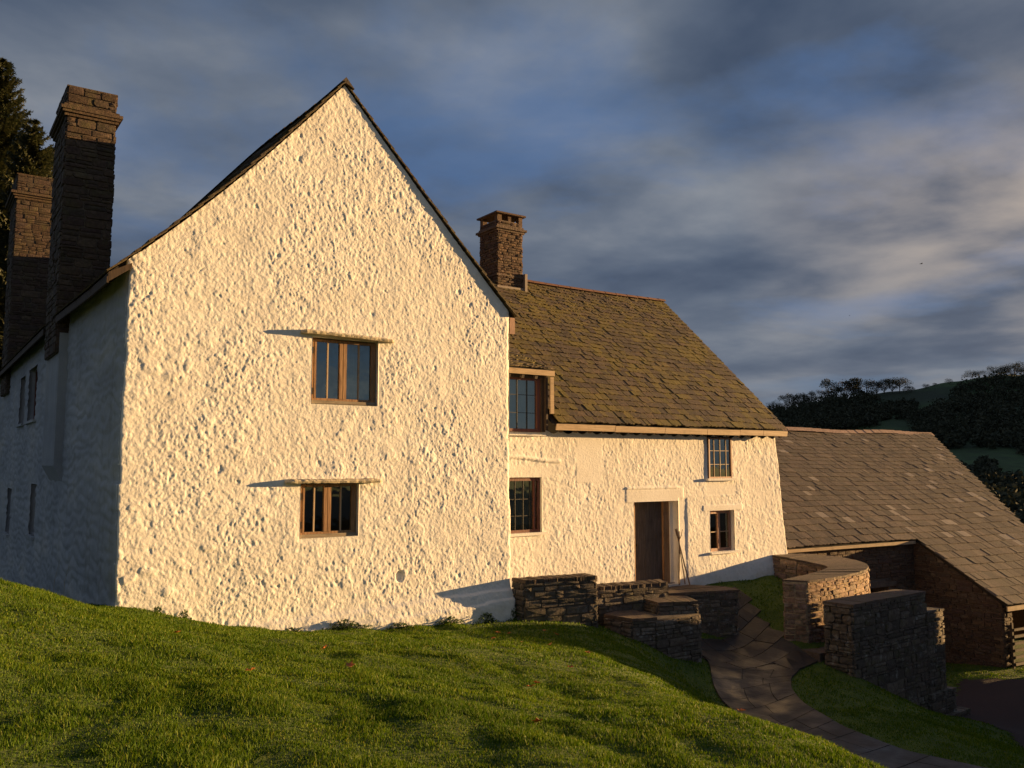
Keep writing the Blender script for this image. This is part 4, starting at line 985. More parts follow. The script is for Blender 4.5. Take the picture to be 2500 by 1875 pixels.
def place(x, y, z=0): return HOUSE @ Matrix.Translation((x, y, z))
par = thing('parapet_wall', 'low dark stone parapet stepping down beside the white gable corner', 'wall', place(7.03, -.38))
Aq = [(7.03, -.38), (8.55, -.69), (8.62, -.26), (7.02, .0)]; Bq = [(8.45, -.04), (10.73, -.42), (10.92, -.01), (8.5, .36)]
block_wall(par, Aq, -.5, .79, 101, M_WALLSTONE); cap_quad(par, *Aq, .82, 5, .07, (.05, .11))
block_wall(par, Bq, -1.1, .47, 111, M_WALLSTONE); cap_quad(par, *Bq, .50, 6, .07, (.05, .11))
ter = thing('stone_terrace', 'raised flagged stone terrace in front of the plank door', 'terrace', place(12, .5))
Cq = [(10.6, .30), (11.64, .42), (13.30, -.10), (13.45, .55), (12.9, 1.14), (7.25, 1.14), (7.25, .45)]
block_wall(ter, Cq, -1.7, .06, 121, M_WALLSTONE, skip=(3, 4, 5, 6))
mb = MB(HOUSE)
for (a, b, c, d) in (((11.62, .40), (12.5, .13), (12.6, .62), (11.7, .80)), ((12.52, .12), (13.33, -.13), (13.47, .4), (12.62, .61)), ((11.7, .82), (12.6, .64), (12.6, 1.12), (11.7, 1.12)), ((12.62, .63), (13.45, .43), (12.95, 1.1), (12.62, 1.12)),
                     ((10.75, .32), (11.6, .42), (11.68, 1.12), (10.75, 1.12)), ((9.7, .36), (10.73, .32), (10.73, 1.12), (9.7, 1.12)), ((8.5, .4), (9.68, .36), (9.68, 1.12), (8.5, 1.12)), ((7.3, .46), (8.48, .4), (8.48, 1.12), (7.3, 1.12))):
    mb.prism([a, b, c, d], .04, .10 + random.uniform(-.006, .006))
mb.build('paving', M_COPING, ter)
stp = thing('stone_steps', 'whitened stone mounting steps in front of the raised terrace', 'steps', place(11, 0))
Dq = [(10.05, -.80), (10.86, -1.15), (11.17, -.56), (10.25, .10)]; Eq = [(8.96, -.42), (9.09, -1.08), (9.56, -1.23), (10.86, -1.20), (11.10, -.6), (9.95, .0)]
M_STEP = m_stone('whitened_step_stone', [tuple(1.1 * x for x in c) for c in GREYS], .85, .3)
block_wall(stp, Dq, -1.7, .17, 131, M_STEP, name='upper_step'); cap_quad(stp, *Dq, .20, 7, .055, (.3, .45))
block_wall(stp, Eq, -1.7, -.03, 141, M_STEP, name='lower_step'); cap_quad(stp, (9.09, -1.08), (9.62, -1.22), (9.95, .0), (8.96, -.42), .0, 8, .055, (.25, .3))

cur = thing('curved_wall', 'curved stone garden wall with flat coping hooked round the corner lawn', 'wall', place(16, 0))
ST = [((16.20, 1.18), (16.72, 1.35), .60), ((16.30, .75), (17.6, .95), .56), ((16.40, .2), (18.05, .35), .50), ((16.45, -.25), (17.95, -.25), .46), ((16.25, -.50), (17.45, -.80), .44), ((15.6, -.70), (16.6, -1.25), .42), ((14.8, -.90), (15.5, -1.47), .42), ((14.1, -1.08), (14.55, -1.62), .42), ((13.55, -1.18), (13.82, -1.60), .42)]
outer = [s_[1] for s_ in ST]; inner = [s_[0] for s_ in ST]
def dense(P, n=40):
    P = np.array(P, float); k = np.arange(len(P)); s = np.linspace(0, len(P) - 1, n); Q = np.stack([np.interp(s, k, P[:, i]) for i in range(P.shape[1])], -1)
    for _ in range(6): Q[1:-1] = .25 * Q[:-2] + .5 * Q[1:-1] + .25 * Q[2:]
    return Q
DO = dense(outer); DI = dense(inner); DZ = dense([(s_[2],) for s_ in ST])[:, 0]
def lenf(P): return np.r_[0, np.cumsum(np.hypot(*np.diff(P, axis=0).T))]
lo, li_ = lenf(DO), lenf(DI)
st = MB(HOUSE)
rubble(st, [tuple(p) for p in DO[::-1]], lambda s: -2.9, lambda s: float(np.interp(lo[-1] - s, lo, DZ)) - .05, (.05, .13), (.10, .34), .022, .014, .014, 151)
rubble(st, [tuple(p) for p in DI], lambda s: -1.6, lambda s: float(np.interp(s, li_, DZ)) - .05, (.07, .17), (.14, .42), .018, .014, .012, 152)
rubble(st, [tuple(DI[-1]), tuple(DO[-1])], lambda s: -1.7, lambda s: DZ[-1] - .05, (.07, .17), (.12, .34), .018, .014, .012, 153)
cw = st.build('wall', M_CURVESTONE, cur)
mb = MB(HOUSE); c_ = (DO + DI) / 2; O2 = DO + (c_ - DO) * .03; I2 = DI + (c_ - DI) * .03; n = len(DO)
vs = []
for k in range(n): vs += [(O2[k][0], O2[k][1], -3), (O2[k][0], O2[k][1], DZ[k] - .04), (I2[k][0], I2[k][1], DZ[k] - .04), (I2[k][0], I2[k][1], -3)]
mb.add(vs, [(4 * k + j, 4 * k + (j + 1) % 4, 4 * k + 4 + (j + 1) % 4, 4 * k + 4 + j) for k in range(n - 1) for j in range(4)] + [(0, 1, 2, 3)[::-1], (4 * n - 4, 4 * n - 3, 4 * n - 2, 4 * n - 1)])
mb.build('mortar_core', m_plain('warm_mortar', (.40, .30, .18), .95, .35, 12), cw)
mb = MB(HOUSE); 
def cq(s): 
    return (np.interp(s, lo, DO[:, 0]), np.interp(s, lo, DO[:, 1])), (np.interp(s, lo, DI[:, 0]), np.interp(s, lo, DI[:, 1]))
coping(mb, cq, lo[-1], lambda s: float(np.interp(s, lo, DZ)), (.22, .5), .05, 9); mb.build('coping', M_COPING, cur)
# low step between curved wall and the near wall
mb = MB(HOUSE); mb.prism([(13.50, -1.40), (13.42, -2.15), (14.3, -2.15), (14.3, -1.6)], -1.6, -1.0); tag(mb.build('kerb_step', M_COPING), kind='structure')

near = thing('buttressed_wall', 'big rough grey stone wall stepping down the bank beside the path', 'wall', place(15, -2.5))
N1 = [(13.54, -2.88), (16.62, -2.70), (16.34, -2.16), (13.46, -2.26)]
N2 = [(16.61, -2.72), (17.42, -2.66), (17.28, -2.25), (16.35, -2.22)]
N3 = [(16.5, -2.80), (17.66, -2.74), (17.5, -2.26), (16.5, -2.24)]
N4 = [(16.7, -2.92), (18.1, -2.82), (17.9, -2.15), (16.7, -2.15)]
m1 = block_wall(near, N1, -3.1, [.08, .10, .12, .08], 161, M_WALLSTONE, (.04, .26), (.12, .5)); cap_quad(near, *N1, .10, 10, .07, (.3, .6))
block_wall(near, N2, -3.2, -.40, 171, M_WALLSTONE, (.04, .22), (.12, .42)); cap_quad(near, *N2, -.37, 12, .05, (.2, .4), M_WALLSTONE)
block_wall(near, N3, -3.2, -2.2, 181, M_WALLSTONE, (.05, .2), (.12, .42)); cap_quad(near, *N3, -2.18, 13, .05, (.2, .4), M_WALLSTONE)
block_wall(near, N4, -3.3, -2.72, 191, M_WALLSTONE, (.05, .14), (.12, .42)); cap_quad(near, *N4, -2.7, 14, .05, (.2, .4), M_WALLSTONE)

# hazel sticks leaning by the door
def stick(lbl, a, b, fork, r=.019):
    o = thing('wooden_stick', lbl, 'stick', place(*a)); mb = MB(HOUSE)
    A_, B_ = Vector(a), Vector(b); pts = [A_.lerp(B_, k / 6) + Vector((random.uniform(-.008, .008), 0, random.uniform(-.005, .005))) for k in range(7)]; mb.tube(pts, [r * (1 - .35 * k / 6) for k in range(7)])
    mb.build('shaft', M_STICK, o)
    if fork:
        mb = MB(HOUSE); p = pts[5]; mb.tube([p, p + Vector((fork * .06, -.01, .10)), p + Vector((fork * .10, -.01, .24))], [r * .6, r * .5, r * .35]); mb.build('fork', M_STICK, o)
stick('hazel stick by the door leaning left at its foot', (12.56, 1.02, .13), (12.73, 1.16, 1.38), 1)
stick('pale stick by the door with its foot set furthest right', (12.86, .98, .12), (12.62, 1.16, 1.42), -1)
stick('thin dark stick crossing behind the other two by the door', (12.80, 1.06, .13), (12.66, 1.17, 1.44), 0, .015)

# ---------------------------------------------------------------- grass, leaves, weeds
def terrain_ok(x, y):
    lx = (x - G0.x) * math.cos(A) + (y - G0.y) * math.sin(A); ly = -(x - G0.x) * math.sin(A) + (y - G0.y) * math.cos(A)
    ok = ~((lx > -.05) & (lx < 17) & (ly > -.12 + 1.25 * (lx > 6.95)))
    ok &= ~in_poly(x, y, [tuple(p) for p in pl_] + [tuple(p) for p in pr_[::-1]])
    ok &= ~in_poly(x, y, GRAVEL)
    for q in (Aq, Bq, Cq, Dq, Eq, N1, N2, N3, N4): ok &= ~in_poly(lx, ly, q)
    bx = (x - 12.6) * math.cos(R(30)) + (y - 27.3) * math.sin(R(30)); by = -(x - 12.6) * math.sin(R(30)) + (y - 27.3) * math.cos(R(30))
    ok &= ~((by > -.05) | ((bx > 0) & (by > -2.8))) | (by < -2.8) | (bx < -9)
    return ok
def scatter(n, y0, y1, power=1.0):
    f = RNG.random(n * 3); Y = y0 + (y1 - y0) * f; X = (RNG.random(n * 3) * 2 - 1) * (.68 * Y + .6)
    keep = RNG.random(n * 3) < (X * 0 + 1) * (Y / y1) ** power * 1.0; X, Y = X[keep], Y[keep]; m_ = terrain_ok(X, Y); return X[m_][:n], Y[m_][:n]
def blades(X, Y, h0, h1, wd, seed):
    n = len(X); Z = H(X, Y); r = np.random.default_rng(seed)
    cl = fbm(X * 3.3, Y * 3.3, 3, 71); cl2 = fbm(X * .9, Y * .9, 2, 73)
    h = (h0 + (h1 - h0) * r.random(n)) * (.35 + 1.1 * sstep(.3, .7, cl) + .35 * cl2)
    a = r.random(n) * 2 * np.pi; lean = (.15 + .6 * r.random(n)) * h; la = r.random(n) * 2 * np.pi
    w_ = wd * (.6 + .8 * r.random(n)); dx = np.cos(a) * w_ / 2; dy = np.sin(a) * w_ / 2
    b1 = np.stack([X - dx, Y - dy, Z - .006], -1); b2 = np.stack([X + dx, Y + dy, Z - .01], -1)
    mx, my = X + np.cos(la) * lean * .3, Y + np.sin(la) * lean * .3
    m1_ = np.stack([mx - dx * .75, my - dy * .75, Z + h * .55], -1); m2_ = np.stack([mx + dx * .75, my + dy * .75, Z + h * .55], -1)
    tp_ = np.stack([X + np.cos(la) * lean, Y + np.sin(la) * lean, Z + h * .93], -1)
    V = np.stack([b1, b2, m2_, m1_, tp_], 1).reshape(-1, 3); k = np.arange(n)[:, None] * 5
    F = np.concatenate([k + np.array([[0, 1, 2]]), k + np.array([[0, 2, 3]]), k + np.array([[3, 2, 4]])]); return V, F
Vs, Fs, b_ = [], [], 0
for n_, y0, y1, h0, h1, wd, sd_ in ((170000, 3.3, 6.2, .012, .032, .0055, 1), (190000, 6.0, 9.5, .012, .032, .0075, 2), (170000, 9.3, 15.5, .012, .032, .011, 3), (90000, 15.0, 27, .014, .035, .017, 4)):
    X, Y = scatter(n_, y0, y1); V, F = blades(X, Y, h0, h1, wd, sd_); Vs.append(V); Fs.append(F + b_); b_ += len(V)
go = np_mesh('grass', np.vstack(Vs), np.vstack(Fs), M_GRASS, smooth=False)
tag(go, 'short green lawn grass covering the bank and verges', 'grass', kind='stuff')

M_AUT = m_leaf('autumn_leaf', (.42, .10, .02), (.60, .26, .06), .3)
LV = [(-.23, 14.6), (-.05, 14.49), (.75, 14.66), (.55, 14.9), (.14, 12.6), (.56, 12.92), (.95, 10.99), (.63, 9.51), (.23, 8.29), (2.12, 8.55), (1.92, 7.42), (.17, 5.94), (.17, 8.05), (-1.9, 6.4), (-3.1, 8.1), (-1.4, 7.6), (-.3, 13.7), (-1.9, 8.9)]
LVL = ['orange leaf nearest the white gable corner on the lawn', 'leaf just right of the one nearest the gable corner', 'leaf in the lawn shade in front of the parapet wall', 'leaf closest to the parapet wall on the lawn', 'leaf at the edge of the lawn shade below the gable corner', 'leaf on the shadow line left of the stone steps',
       'orange leaf on the sunlit lawn crest above the middle', 'red-brown leaf on the sunlit lawn left of the crest', 'leaf in the middle of the sunlit lawn, upper of a pair', 'leaf on the sunlit brow beside the path', 'leaf on the sunlit brow nearest the bottom right of the lawn', 'orange leaf nearest the bottom edge of the picture',
       'leaf in the middle of the sunlit lawn, lower of a pair', 'leaf at lower left of the lawn', 'leaf furthest left on the lawn', 'leaf on the left part of the lawn below the windows', 'leaf close to the weeds at the gable foot', 'leaf on the dark hollow below the gable']
for k, (x, y) in enumerate(LV):
    z = float(H(x, y)) + .045; rnd = random.Random(k); s_ = rnd.uniform(.035, .055); mb = MB(Matrix.Translation((x, y, z)) @ Matrix.Rotation(rnd.uniform(0, 6), 4, 'Z') @ Matrix.Rotation(rnd.uniform(-.7, .7), 4, 'X'))
    pts = []
    for j in range(10): a = j * math.pi / 5; rr = s_ * (1 if j % 2 == 0 else .5) * rnd.uniform(.8, 1.2); pts.append((math.cos(a) * rr, math.sin(a) * rr, rnd.uniform(0, .015)))
    vs = pts + [(0, 0, -.006)] + [(p[0], p[1], p[2] - .0015) for p in pts] + [(0, 0, -.008)]
    mb.add(vs, [(j, (j + 1) % 10, 10) for j in range(10)] + [(11 + (j + 1) % 10, 11 + j, 21) for j in range(10)] + [(j, 11 + j, 11 + (j + 1) % 10, (j + 1) % 10) for j in range(10)])
    tag(mb.build('fallen_leaf', M_AUT), LVL[k], 'leaf', 'fallen autumn leaves on the lawn')

M_WEED = m_leaf('weed_leaf', (.02, .05, .008), (.07, .12, .02), .25)
def weed(x, y, w_, h_, n, seed, label, group='weeds along the foot of the gable'):
    rnd = random.Random(seed); wx_, wy_ = L2W(x, y); z = float(H(wx_, wy_)); o = thing('weed_plant', label, 'plant', Matrix.Translation((wx_, wy_, z)), group); mb = MB(HOUSE)
    for _ in range(n):
        px = x + rnd.gauss(0, w_ / 2.4); py = y - abs(rnd.gauss(0, .07)) - .02; pz = z + rnd.random() ** 1.6 * h_ * math.exp(-((px - x) / w_) ** 2 * 2); s_ = rnd.uniform(.015, .04); a = rnd.uniform(0, 6.3); b = rnd.uniform(-.9, .9)
        d = Vector((math.cos(a), math.sin(a), b)).normalized() * s_; e_ = Vector((-math.sin(a), math.cos(a), rnd.uniform(-.5, .5))) * s_ * .5; c = Vector((px, py, pz))
        mb.add([c - d, c + e_, c + d, c - e_], [(0, 1, 2, 3)])
    mb.build('leaves', M_WEED, o)
    mb = MB(HOUSE)
    for _ in range(5): px = x + rnd.gauss(0, w_ / 3); mb.tube([(px, y - .04, z - .02), (px + .02, y - .06, z + h_ * .8)], .003, 4)
    mb.build('stem', M_WEED, o)
for k, (x, w_, h_, n, lb) in enumerate(((.55, .10, .10, 60, 'tiny weed at the left foot of the white gable'), (.95, .10, .16, 90, 'small upright weed at the foot of the gable near its left corner'), (2.6, .30, .10, 200, 'low weeds where the lawn meets the gable below the windows'),
        (3.5, .45, .16, 420, 'ivy-like weeds along the middle of the gable foot'), (4.5, .35, .12, 260, 'weed patch right of the middle of the gable foot'), (5.5, .35, .12, 240, 'weed patch near the chipped right plinth of the gable'),
        (6.3, .30, .20, 330, 'bushy weeds in the blue shade at the gable right corner'), (7.0, .25, .30, 300, 'tall weeds between gable corner and parapet wall'))):
    weed(x, -.12, w_, h_, n, 400 + k, lb)
# dry stalks by the shaded side wall
for k, (y, h_) in enumerate(((2.2, .9), (1.1, .7), (6.0, .6))):
    wx_, wy_ = L2W(-.5, y); z = float(H(wx_, wy_)); o = thing('grass_stalk', ['tall thin dry stalk beside the shaded side wall', 'shorter leaning dry stalk near the corner of the shaded side wall', 'arching dry stalk at the far left of the shaded side wall'][k], 'grass stalk', Matrix.Translation((wx_, wy_, z)))
    mb = MB(HOUSE); mb.tube([(-.5, y, z - .1), (-.48, y + .05, z + h_ * .6), (-.40, y + .1 * (k + 1), z + h_)], [.004, .003, .0015], 4); mb.build('stem', m_plain('dry_stalk', (.3, .24, .14), .8, .2, 9), o)

# ---------------------------------------------------------------- trees
M_NEEDLE = m_leaf('spruce_needles', (.022, .034, .014), (.085, .085, .030), .2)
M_BARK = m_plain('bark', (.055, .042, .032), .9, .4, 9)
M_DKLEAF = m_leaf('hill_tree_leaves', (.026, .034, .018), (.060, .060, .030), .1, .95)
M_BARE = m_leaf('bare_twigs', (.05, .045, .045), (.09, .08, .075), .3)
def spruce(x, y, zb, ht, rad, seed, label, n_tier=46):
    rnd = random.Random(seed); o = thing('spruce_tree', label, 'tree', Matrix.Translation((x, y, zb)), 'spruce trees behind the farmhouse')
    mb = MB(o.matrix_world); mb.frame = Matrix.Translation((x, y, zb)); mb.tube([(0, 0, 0), (0, 0, ht * .5), (0, 0, ht)], [.35, .2, .02], 8); mb.build('trunk', M_BARK, o)
    mb = MB(Matrix.Translation((x, y, zb))); br = MB(Matrix.Translation((x, y, zb)))
    for i in range(n_tier):
        f = (i + rnd.random()) / n_tier; f = f ** .8; z = ht * (.12 + .88 * f); rr = rad * (1 - f) ** .75 + .12
        for k in range(rnd.randint(6, 8)):
            a = rnd.uniform(0, 6.283); L_ = rr * rnd.uniform(.65, 1.15); d = Vector((math.cos(a), math.sin(a), 0)); side = Vector((-d.y, d.x, 0))
            up = rnd.uniform(-.12, .22) + .35 * f; pts = [Vector((0, 0, z)) + d * L_ * q + Vector((0, 0, L_ * (up * q - .25 * q * (1 - q) + .22 * q * q))) for q in (0, .35, .7, 1)]
            br.tube(pts, [.03 * (1 - f) + .012, .02, .012, .005], 3)
            m_ = max(6, int(L_ * 15))
            for j in range(m_):
                q = (j + .6) / m_; q3 = q * 3; i0 = min(2, int(q3)); p = pts[i0].lerp(pts[i0 + 1], q3 - i0); sl = (.14 + .34 * (1 - q) * min(1, L_)) * rnd.uniform(.7, 1.2)
                for sg in (-1, 1):
                    tip = p + side * sg * sl + d * sl * .75 + Vector((0, 0, rnd.uniform(-.16, .06) * sl * 2)); w_ = .06
                    mb.add([p - d * w_, p + d * w_ * .6 + Vector((0, 0, .03)), tip, p + Vector((0, 0, -.05))], [(0, 1, 2), (0, 2, 3)])
                    for u_ in (.35, .7):
                        c = p.lerp(tip, u_); t2 = c + (d * rnd.uniform(-.4, 1) + side * rnd.uniform(-.6, .6) * 1 + Vector((0, 0, rnd.uniform(-1, .7)))).normalized() * .17; mb.add([c - d * .02, t2, c + d * .045], [(0, 1, 2)])
            tp_ = pts[-1]; mb.add([tp_ - side * .03 - d * .1, tp_ + d * .16, tp_ + side * .03 - d * .1], [(0, 1, 2)])
    mb.build('needles', M_NEEDLE, o); br.build('branch', M_BARK, o)
spruce(-25.9, 42, -1, 24.4, 4.7, 1, 'tall dark spruce cut by the left edge of the picture', 75)
spruce(-23.0, 40, -1, 20.4, 3.9, 2, 'shorter pointed spruce rising just left of the tall stone chimney', 64)
spruce(-25.3, 46, -1, 21.2, 5.6, 3, 'spruce partly hidden behind the tall stone chimney', 64)

# ---- the hill across the valley
def hill_pt(az, t):
    """az = x/y ratio; t 0..1 from foot to ridge, >1 beyond the crest"""
    t = max(t, 0.0); d = 150 + 300 * t
    rp = [(-.9, -.035), (.05, -.03), (.15, .012), (.262, .052), (.32, .0625), (.38, .0735), (.42, .080), (.52, .094), (.545, .100), (.60, .104), (.75, .11), (1.0, .13), (1.5, .12), (1.9, .06), (2.2, .0), (3., -.03)]
    top = float(np.interp(az, [a for a, _ in rp], [b for _, b in rp])) + .0012 * math.sin(az * 90) + .0008 * math.sin(az * 37 + 1)
    bot = -.085; tt = min(t, 1.0)
    el = bot + (top - bot) * (tt ** .8); el += .004 * math.sin(az * 40 + t * 9) * tt * (1 - tt)
    if t > 1: el = top - (t - 1) * .05
    return Vector((az * d, d, 3 + el * d))
azs = np.r_[np.linspace(-.9, .1, 20), np.linspace(.12, .85, 110), np.linspace(.9, 3.0, 24)]; ts = np.r_[np.linspace(0, 1, 46), [1.05, 1.2, 1.6]]
Vh = np.array([hill_pt(a, t) for t in ts for a in azs]); 
def m_hill():
    m, t, b = new_mat('hill_pasture'); p = objc(t)
    c = t.ramp(t.noise(t.scale(p, (1, 1, 2.5)), .018, 4, .5), [(.36, (.028, .042, .017)), (.48, (.050, .088, .024)), (.62, (.075, .13, .034))])
    c = t.mix(t.ramp(t.noise(p, .25, 6, .7), [(.4, 0.0), (.7, .55)]), c, (.013, .019, .009))
    t.l.new(c, b.inputs['Base Color']); b.inputs['Roughness'].default_value = .97; bump(t, b, t.noise(p, .8, 6, .7), .6, .6); return m
tag(np_mesh('hills', Vh, grid_faces(len(azs), len(ts)), m_hill()), kind='structure')
def leafball(mb, c, r, n, rnd, s0, flat=.75):
    for _ in range(n):
        d = Vector((rnd.gauss(0, 1), rnd.gauss(0, 1), rnd.gauss(0, 1) * flat)).normalized() * r * (rnd.random() ** .35); q = c + Vector((d.x, d.y, d.z * flat)); s_ = s0 * rnd.uniform(.5, 1.3)
        a = Vector((rnd.gauss(0, 1), rnd.gauss(0, 1), rnd.gauss(0, 1))).normalized() * s_; b = a.cross(Vector((rnd.gauss(0, 1), rnd.gauss(0, 1), rnd.gauss(0, 1)))).normalized() * s_ * .8
        mb.add([q - a, q - b, q + a, q + b], [(0, 1, 2, 3)])
def hill_tree(az, t, ht, wd, seed, label, mat=None, dens=1.0, crown0=.35, group='trees on the hillside'):
    rnd = random.Random(seed); b = hill_pt(az, t); M4 = Matrix.Translation(b); o = thing('broadleaf_tree', label, 'tree', M4, group); mat = mat or M_DKLEAF
    tr = MB(M4); cr = MB(M4); z0 = ht * crown0
    tr.tube([(0, 0, -.8), (.1, 0, z0), (0, .1, ht * .75)], [ht * .035, ht * .026, ht * .008], 6)
    nb = 11
    for k in range(nb):
        a = k * 2.4 + rnd.uniform(-.4, .4); rr = wd / 2 * rnd.uniform(.45, .85); zc = ht * rnd.uniform(crown0 + .12, .90) ; rr *= math.sqrt(max(.1, 1 - ((zc / ht - .55) / .5) ** 2))
        c = Vector((math.cos(a) * rr, math.sin(a) * rr, zc)); tr.tube([(0, 0, z0 * rnd.uniform(.7, 1.2)), c * .6 + Vector((0, 0, z0 * .35)), c], [ht * .014, ht * .008, ht * .003], 4)
        leafball(cr, c, wd * .20, int(150 * dens), rnd, ht * .024)
    leafball(cr, Vector((0, 0, ht * .72)), wd * .30, int(280 * dens), rnd, ht * .024)
    tr.build('trunk', M_BARK, o); cr.build('crown', mat, o)
def azp(xz8): return ((1800 + xz8 / 3.0157) - 1250) / 2095
RT = [(290, 75, 110, 0), (385, 110, 130, 0), (465, 105, 110, 0), (550, 90, 100, 0), (625, 85, 70, 1), (700, 140, 140, 0), (800, 150, 130, 1), (865, 150, 120, 0), (960, 120, 150, 0), (1035, 95, 85, 1), (1090, 95, 110, 0), (1150, 90, 90, 0), (1205, 92, 140, 2), (1255, 40, 50, 0), (1290, 36, 46, 0),
      (1400, 32, 50, 0), (1465, 22, 36, 0), (1572, 32, 58, 0), (1745, 64, 108, 2), (1845, 48, 100, 0), (1925, 70, 110, 0), (1990, 70, 110, 0), (2060, 90, 130, 0), (2130, 90, 130, 0)]
names = ['leftmost dark tree on the ridge beside the mossy roof', 'second ridge tree from the left', 'third ridge tree from the left, rounded', 'fourth ridge tree from the left with open twigs', 'thin bare tree showing sky between dark ridge trees', 'large dark tree right of the thin bare ridge tree',
         'pale half-bare tree behind the tallest clump on the ridge', 'tall dark rounded tree at the centre of the ridge clump', 'broad dark tree right of the centre of the ridge clump', 'bare pale tree in the gap right of the ridge clump', 'dark tree just left of the umbrella-shaped ridge tree', 'low dark tree at the foot of the umbrella-shaped ridge tree',
         'umbrella-shaped tree with a clear trunk standing on the ridge', 'small tree right of the umbrella-shaped ridge tree', 'smaller of two little trees beside the umbrella-shaped one', 'small lone tree on the bare part of the ridge', 'tiniest bush-like tree on the bare ridge line', 'small round tree standing alone on the rising ridge',
         'greyish wide tree standing clear before the ridge woods', 'low wide tree joining the woods at the upper right', 'dark tree at the left of the upper right woods', 'dark tree in the upper right woods on the ridge', 'tallest dark tree in the upper right corner woods', 'dark tree at the right edge of the picture on the ridge']
for k, (x, h_, w_, kd) in enumerate(RT):
    ms = 450 / 2095 / 3.0157; ht = h_ * ms * 1.18; wd = w_ * ms * 1.2
    hill_tree(azp(x), .985, ht, wd, 600 + k, names[k], M_BARE if kd == 1 else None, .4 if kd == 1 else 1.0, .4 if kd == 2 else .12)
FT = [(1045, .50, 150, 200, 'dark spreading tree standing in the middle of the hillside field'), (950, .53, 120, 150, 'dark tree left of the spreading field tree'), (1415, .56, 135, 210, 'open crowned dark tree at the right of the hillside field'), (1300, .70, 70, 120, 'small dark tree up the field below the bare ridge'), (1560, .60, 90, 140, 'dark tree at the right end of the field hedge')]
for k, (x, t_, h_, w_, nm) in enumerate(FT):
    d = 150 + 300 * t_; ms = d / 2095 / 3.0157; hill_tree(azp(x), t_, h_ * ms, w_ * ms, 700 + k, nm, crown0=.22)
# far woods that read as one mass
rnd = random.Random(9); wb = MB()
def wood(az0, az1, t0, t1, n, r0):
    for _ in range(n):
        a = rnd.uniform(az0, az1); t_ = rnd.uniform(t0(a), t1(a)); p = hill_pt(a, t_); r = r0 * rnd.uniform(.6, 1.3); leafball(wb, p + Vector((0, 0, r * .6)), r, 60, rnd, .62, .8)
wood(.24, .425, lambda a: .66 + (a - .24) * .4, lambda a: .985, 560, 3.4)
wood(.41, .47, lambda a: .76, lambda a: .88, 90, 2.2)
wood(.47, .80, lambda a: .50 - (a - .5) * .9, lambda a: .965 if a > .515 else .80, 900, 3.2)
wood(.46, .70, lambda a: -.02, lambda a: .25, 420, 3.0)
wood(.44, .56, lambda a: .02, lambda a: .36, 330, 2.6)
wood(.34, .44, lambda a: .05, lambda a: .30, 160, 2.4)
tag(wb.build('woodland', M_DKLEAF), 'dark mass of woods covering the far hillside', 'woodland', kind='stuff')
for k, (a0, a1, tt_) in enumerate(((.30, .41, .44), (.41, .50, .50))):
    o = thing('field_hedge', ['dark field hedge low on the hillside left of the field trees', 'dark field hedge climbing to the right across the hillside'][k], 'hedge', Matrix.Translation(hill_pt((a0 + a1) / 2, tt_))); mb = MB()
    for i in range(60): a = a0 + (a1 - a0) * i / 60; p = hill_pt(a, tt_ + .05 * (i / 60) * k); leafball(mb, p + Vector((0, 0, .8)), 1.2, 14, rnd, .6)
    mb.build('leaves', M_DKLEAF, o)
# sheep on the far field
p = hill_pt(azp(1530), .53); o = thing('sheep', 'single white sheep grazing on the far hillside field', 'sheep', Matrix.Translation(p)); mb = MB(Matrix.Translation(p))
mb.tube([(-.6, 0, .75), (-.5, 0, .8), (-.2, 0, .82), (.25, 0, .8), (.5, 0, .75), (.6, 0, .7)], [.12, .3, .36, .36, .28, .12], 10); mb.build('fleece', m_plain('fleece', (.7, .68, .6), .95, .1, 5), o, True)
mb = MB(Matrix.Translation(p)); mb.tube([(.5, 0, .72), (.75, 0, .5), (.9, 0, .28)], [.14, .12, .06], 8)
for sx in (-.4, .38):
    for sy in (-.16, .16): mb.tube([(sx, sy, .6), (sx, sy, .3), (sx, sy, -.05)], [.07, .05, .045], 6)
mb.build('head_and_legs', m_plain('sheep_skin', (.2, .18, .15), .9, .1, 5), o, True)
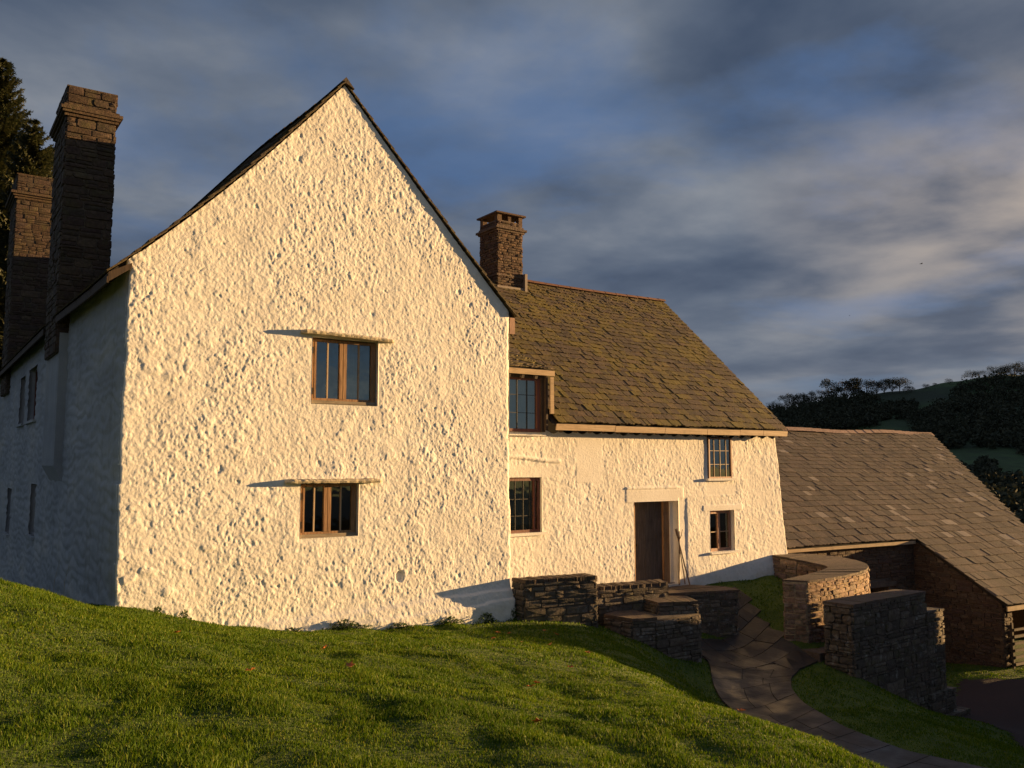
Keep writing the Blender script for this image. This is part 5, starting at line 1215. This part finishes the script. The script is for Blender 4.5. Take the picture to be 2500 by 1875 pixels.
# two birds
M_BIRD = m_plain('bird_feathers', (.02, .02, .022), .8, .1, 9, bs=0)
for k, (px, py) in enumerate(((1990, 570), (1835, 682))):
    D = 150 + 60 * k; K_ = 2500 / 2212; d = Vector(((px * K_ - 1250) / 2095, math.cos(R(5.27)) - (937.5 - py * K_) / 2095 * math.sin(R(5.27)), math.sin(R(5.27)) + (937.5 - py * K_) / 2095 * math.cos(R(5.27)))); c = Vector((0, 0, 3)) + d * D
    o = thing('flying_bird', ['bird in the sky, the higher of the two', 'bird in the sky, the lower of the two near the mossy roof'][k], 'bird', Matrix.Translation(c)); mb = MB(Matrix.Translation(c)); s_ = 1.0 - .4 * k
    mb.tube([(-.25 * s_, 0, 0), (0, 0, .02), (.22 * s_, 0, .03), (.32 * s_, 0, .02)], [.02, .07 * s_, .05 * s_, .01], 8); mb.build('body', M_BIRD, o, True)
    mb = MB(Matrix.Translation(c))
    for sg in (-1, 1): mb.add([(.1 * s_, 0, .03), (-.08 * s_, 0, .03), (-.02 * s_, sg * .3 * s_, .14 * s_), (-.12 * s_, sg * .62 * s_, .03), (.1 * s_, sg * .3 * s_, .15 * s_)], [(0, 1, 2, 4), (4, 2, 3)])
    mb.build('wing', M_BIRD, o)

# ---------------------------------------------------------------- building added out of view on the right to shade path and bank
OB = Matrix.Translation((16.2, 4.0, -2.9))
ob = thing('unseen_shade_building', 'stone building with a low slate roof, added out of view to shade the path', 'unseen_shade_building', OB)
mb = MB(); mb.box(16.2, 20.5, -2, 22.8, -3.4, .7); mb.prism([(16.2, -2), (20.5, -2), (20.5, -1.7), (16.2, -1.7)], .7, .72); mb.build('wall', M_BARNSTONE, ob)
mb = MB()
for s0 in range(1):
    slab4(mb, [(15.9, -2.3, .5), (18.35, -2.3, 1.75), (18.35, 22.95, 1.75), (15.9, 22.95, .5)][::-1], Vector((-.45, 0, .89)), -.08); slab4(mb, [(20.8, -2.3, .5), (18.35, -2.3, 1.75), (18.35, 22.95, 1.75), (20.8, 22.95, .5)], Vector((.45, 0, .89)), .08)
mb.build('roof', M_SLATE_BARN, ob)
mb = MB(); mb.box(16.15, 16.2, 8, 9.1, -2.9, -.9); mb.build('door', M_PLANK, ob)

yw = thing('unseen_shade_wall', 'low stone wall added out of view to shade the gravel yard', 'wall', Matrix.Translation((16.5, 23, -2.9)))  # added unseen, height and length set to keep sun off the gravel
mb = MB(); mb.box(16.4, 16.9, 22.85, 24.7, -3.4, -.66, .01); mb.build('wall', M_BARNSTONE, yw)
mb = MB(); mb.box(16.35, 16.95, 22.85, 24.75, -.655, -.6, .006); mb.build('coping', M_COPING, yw)
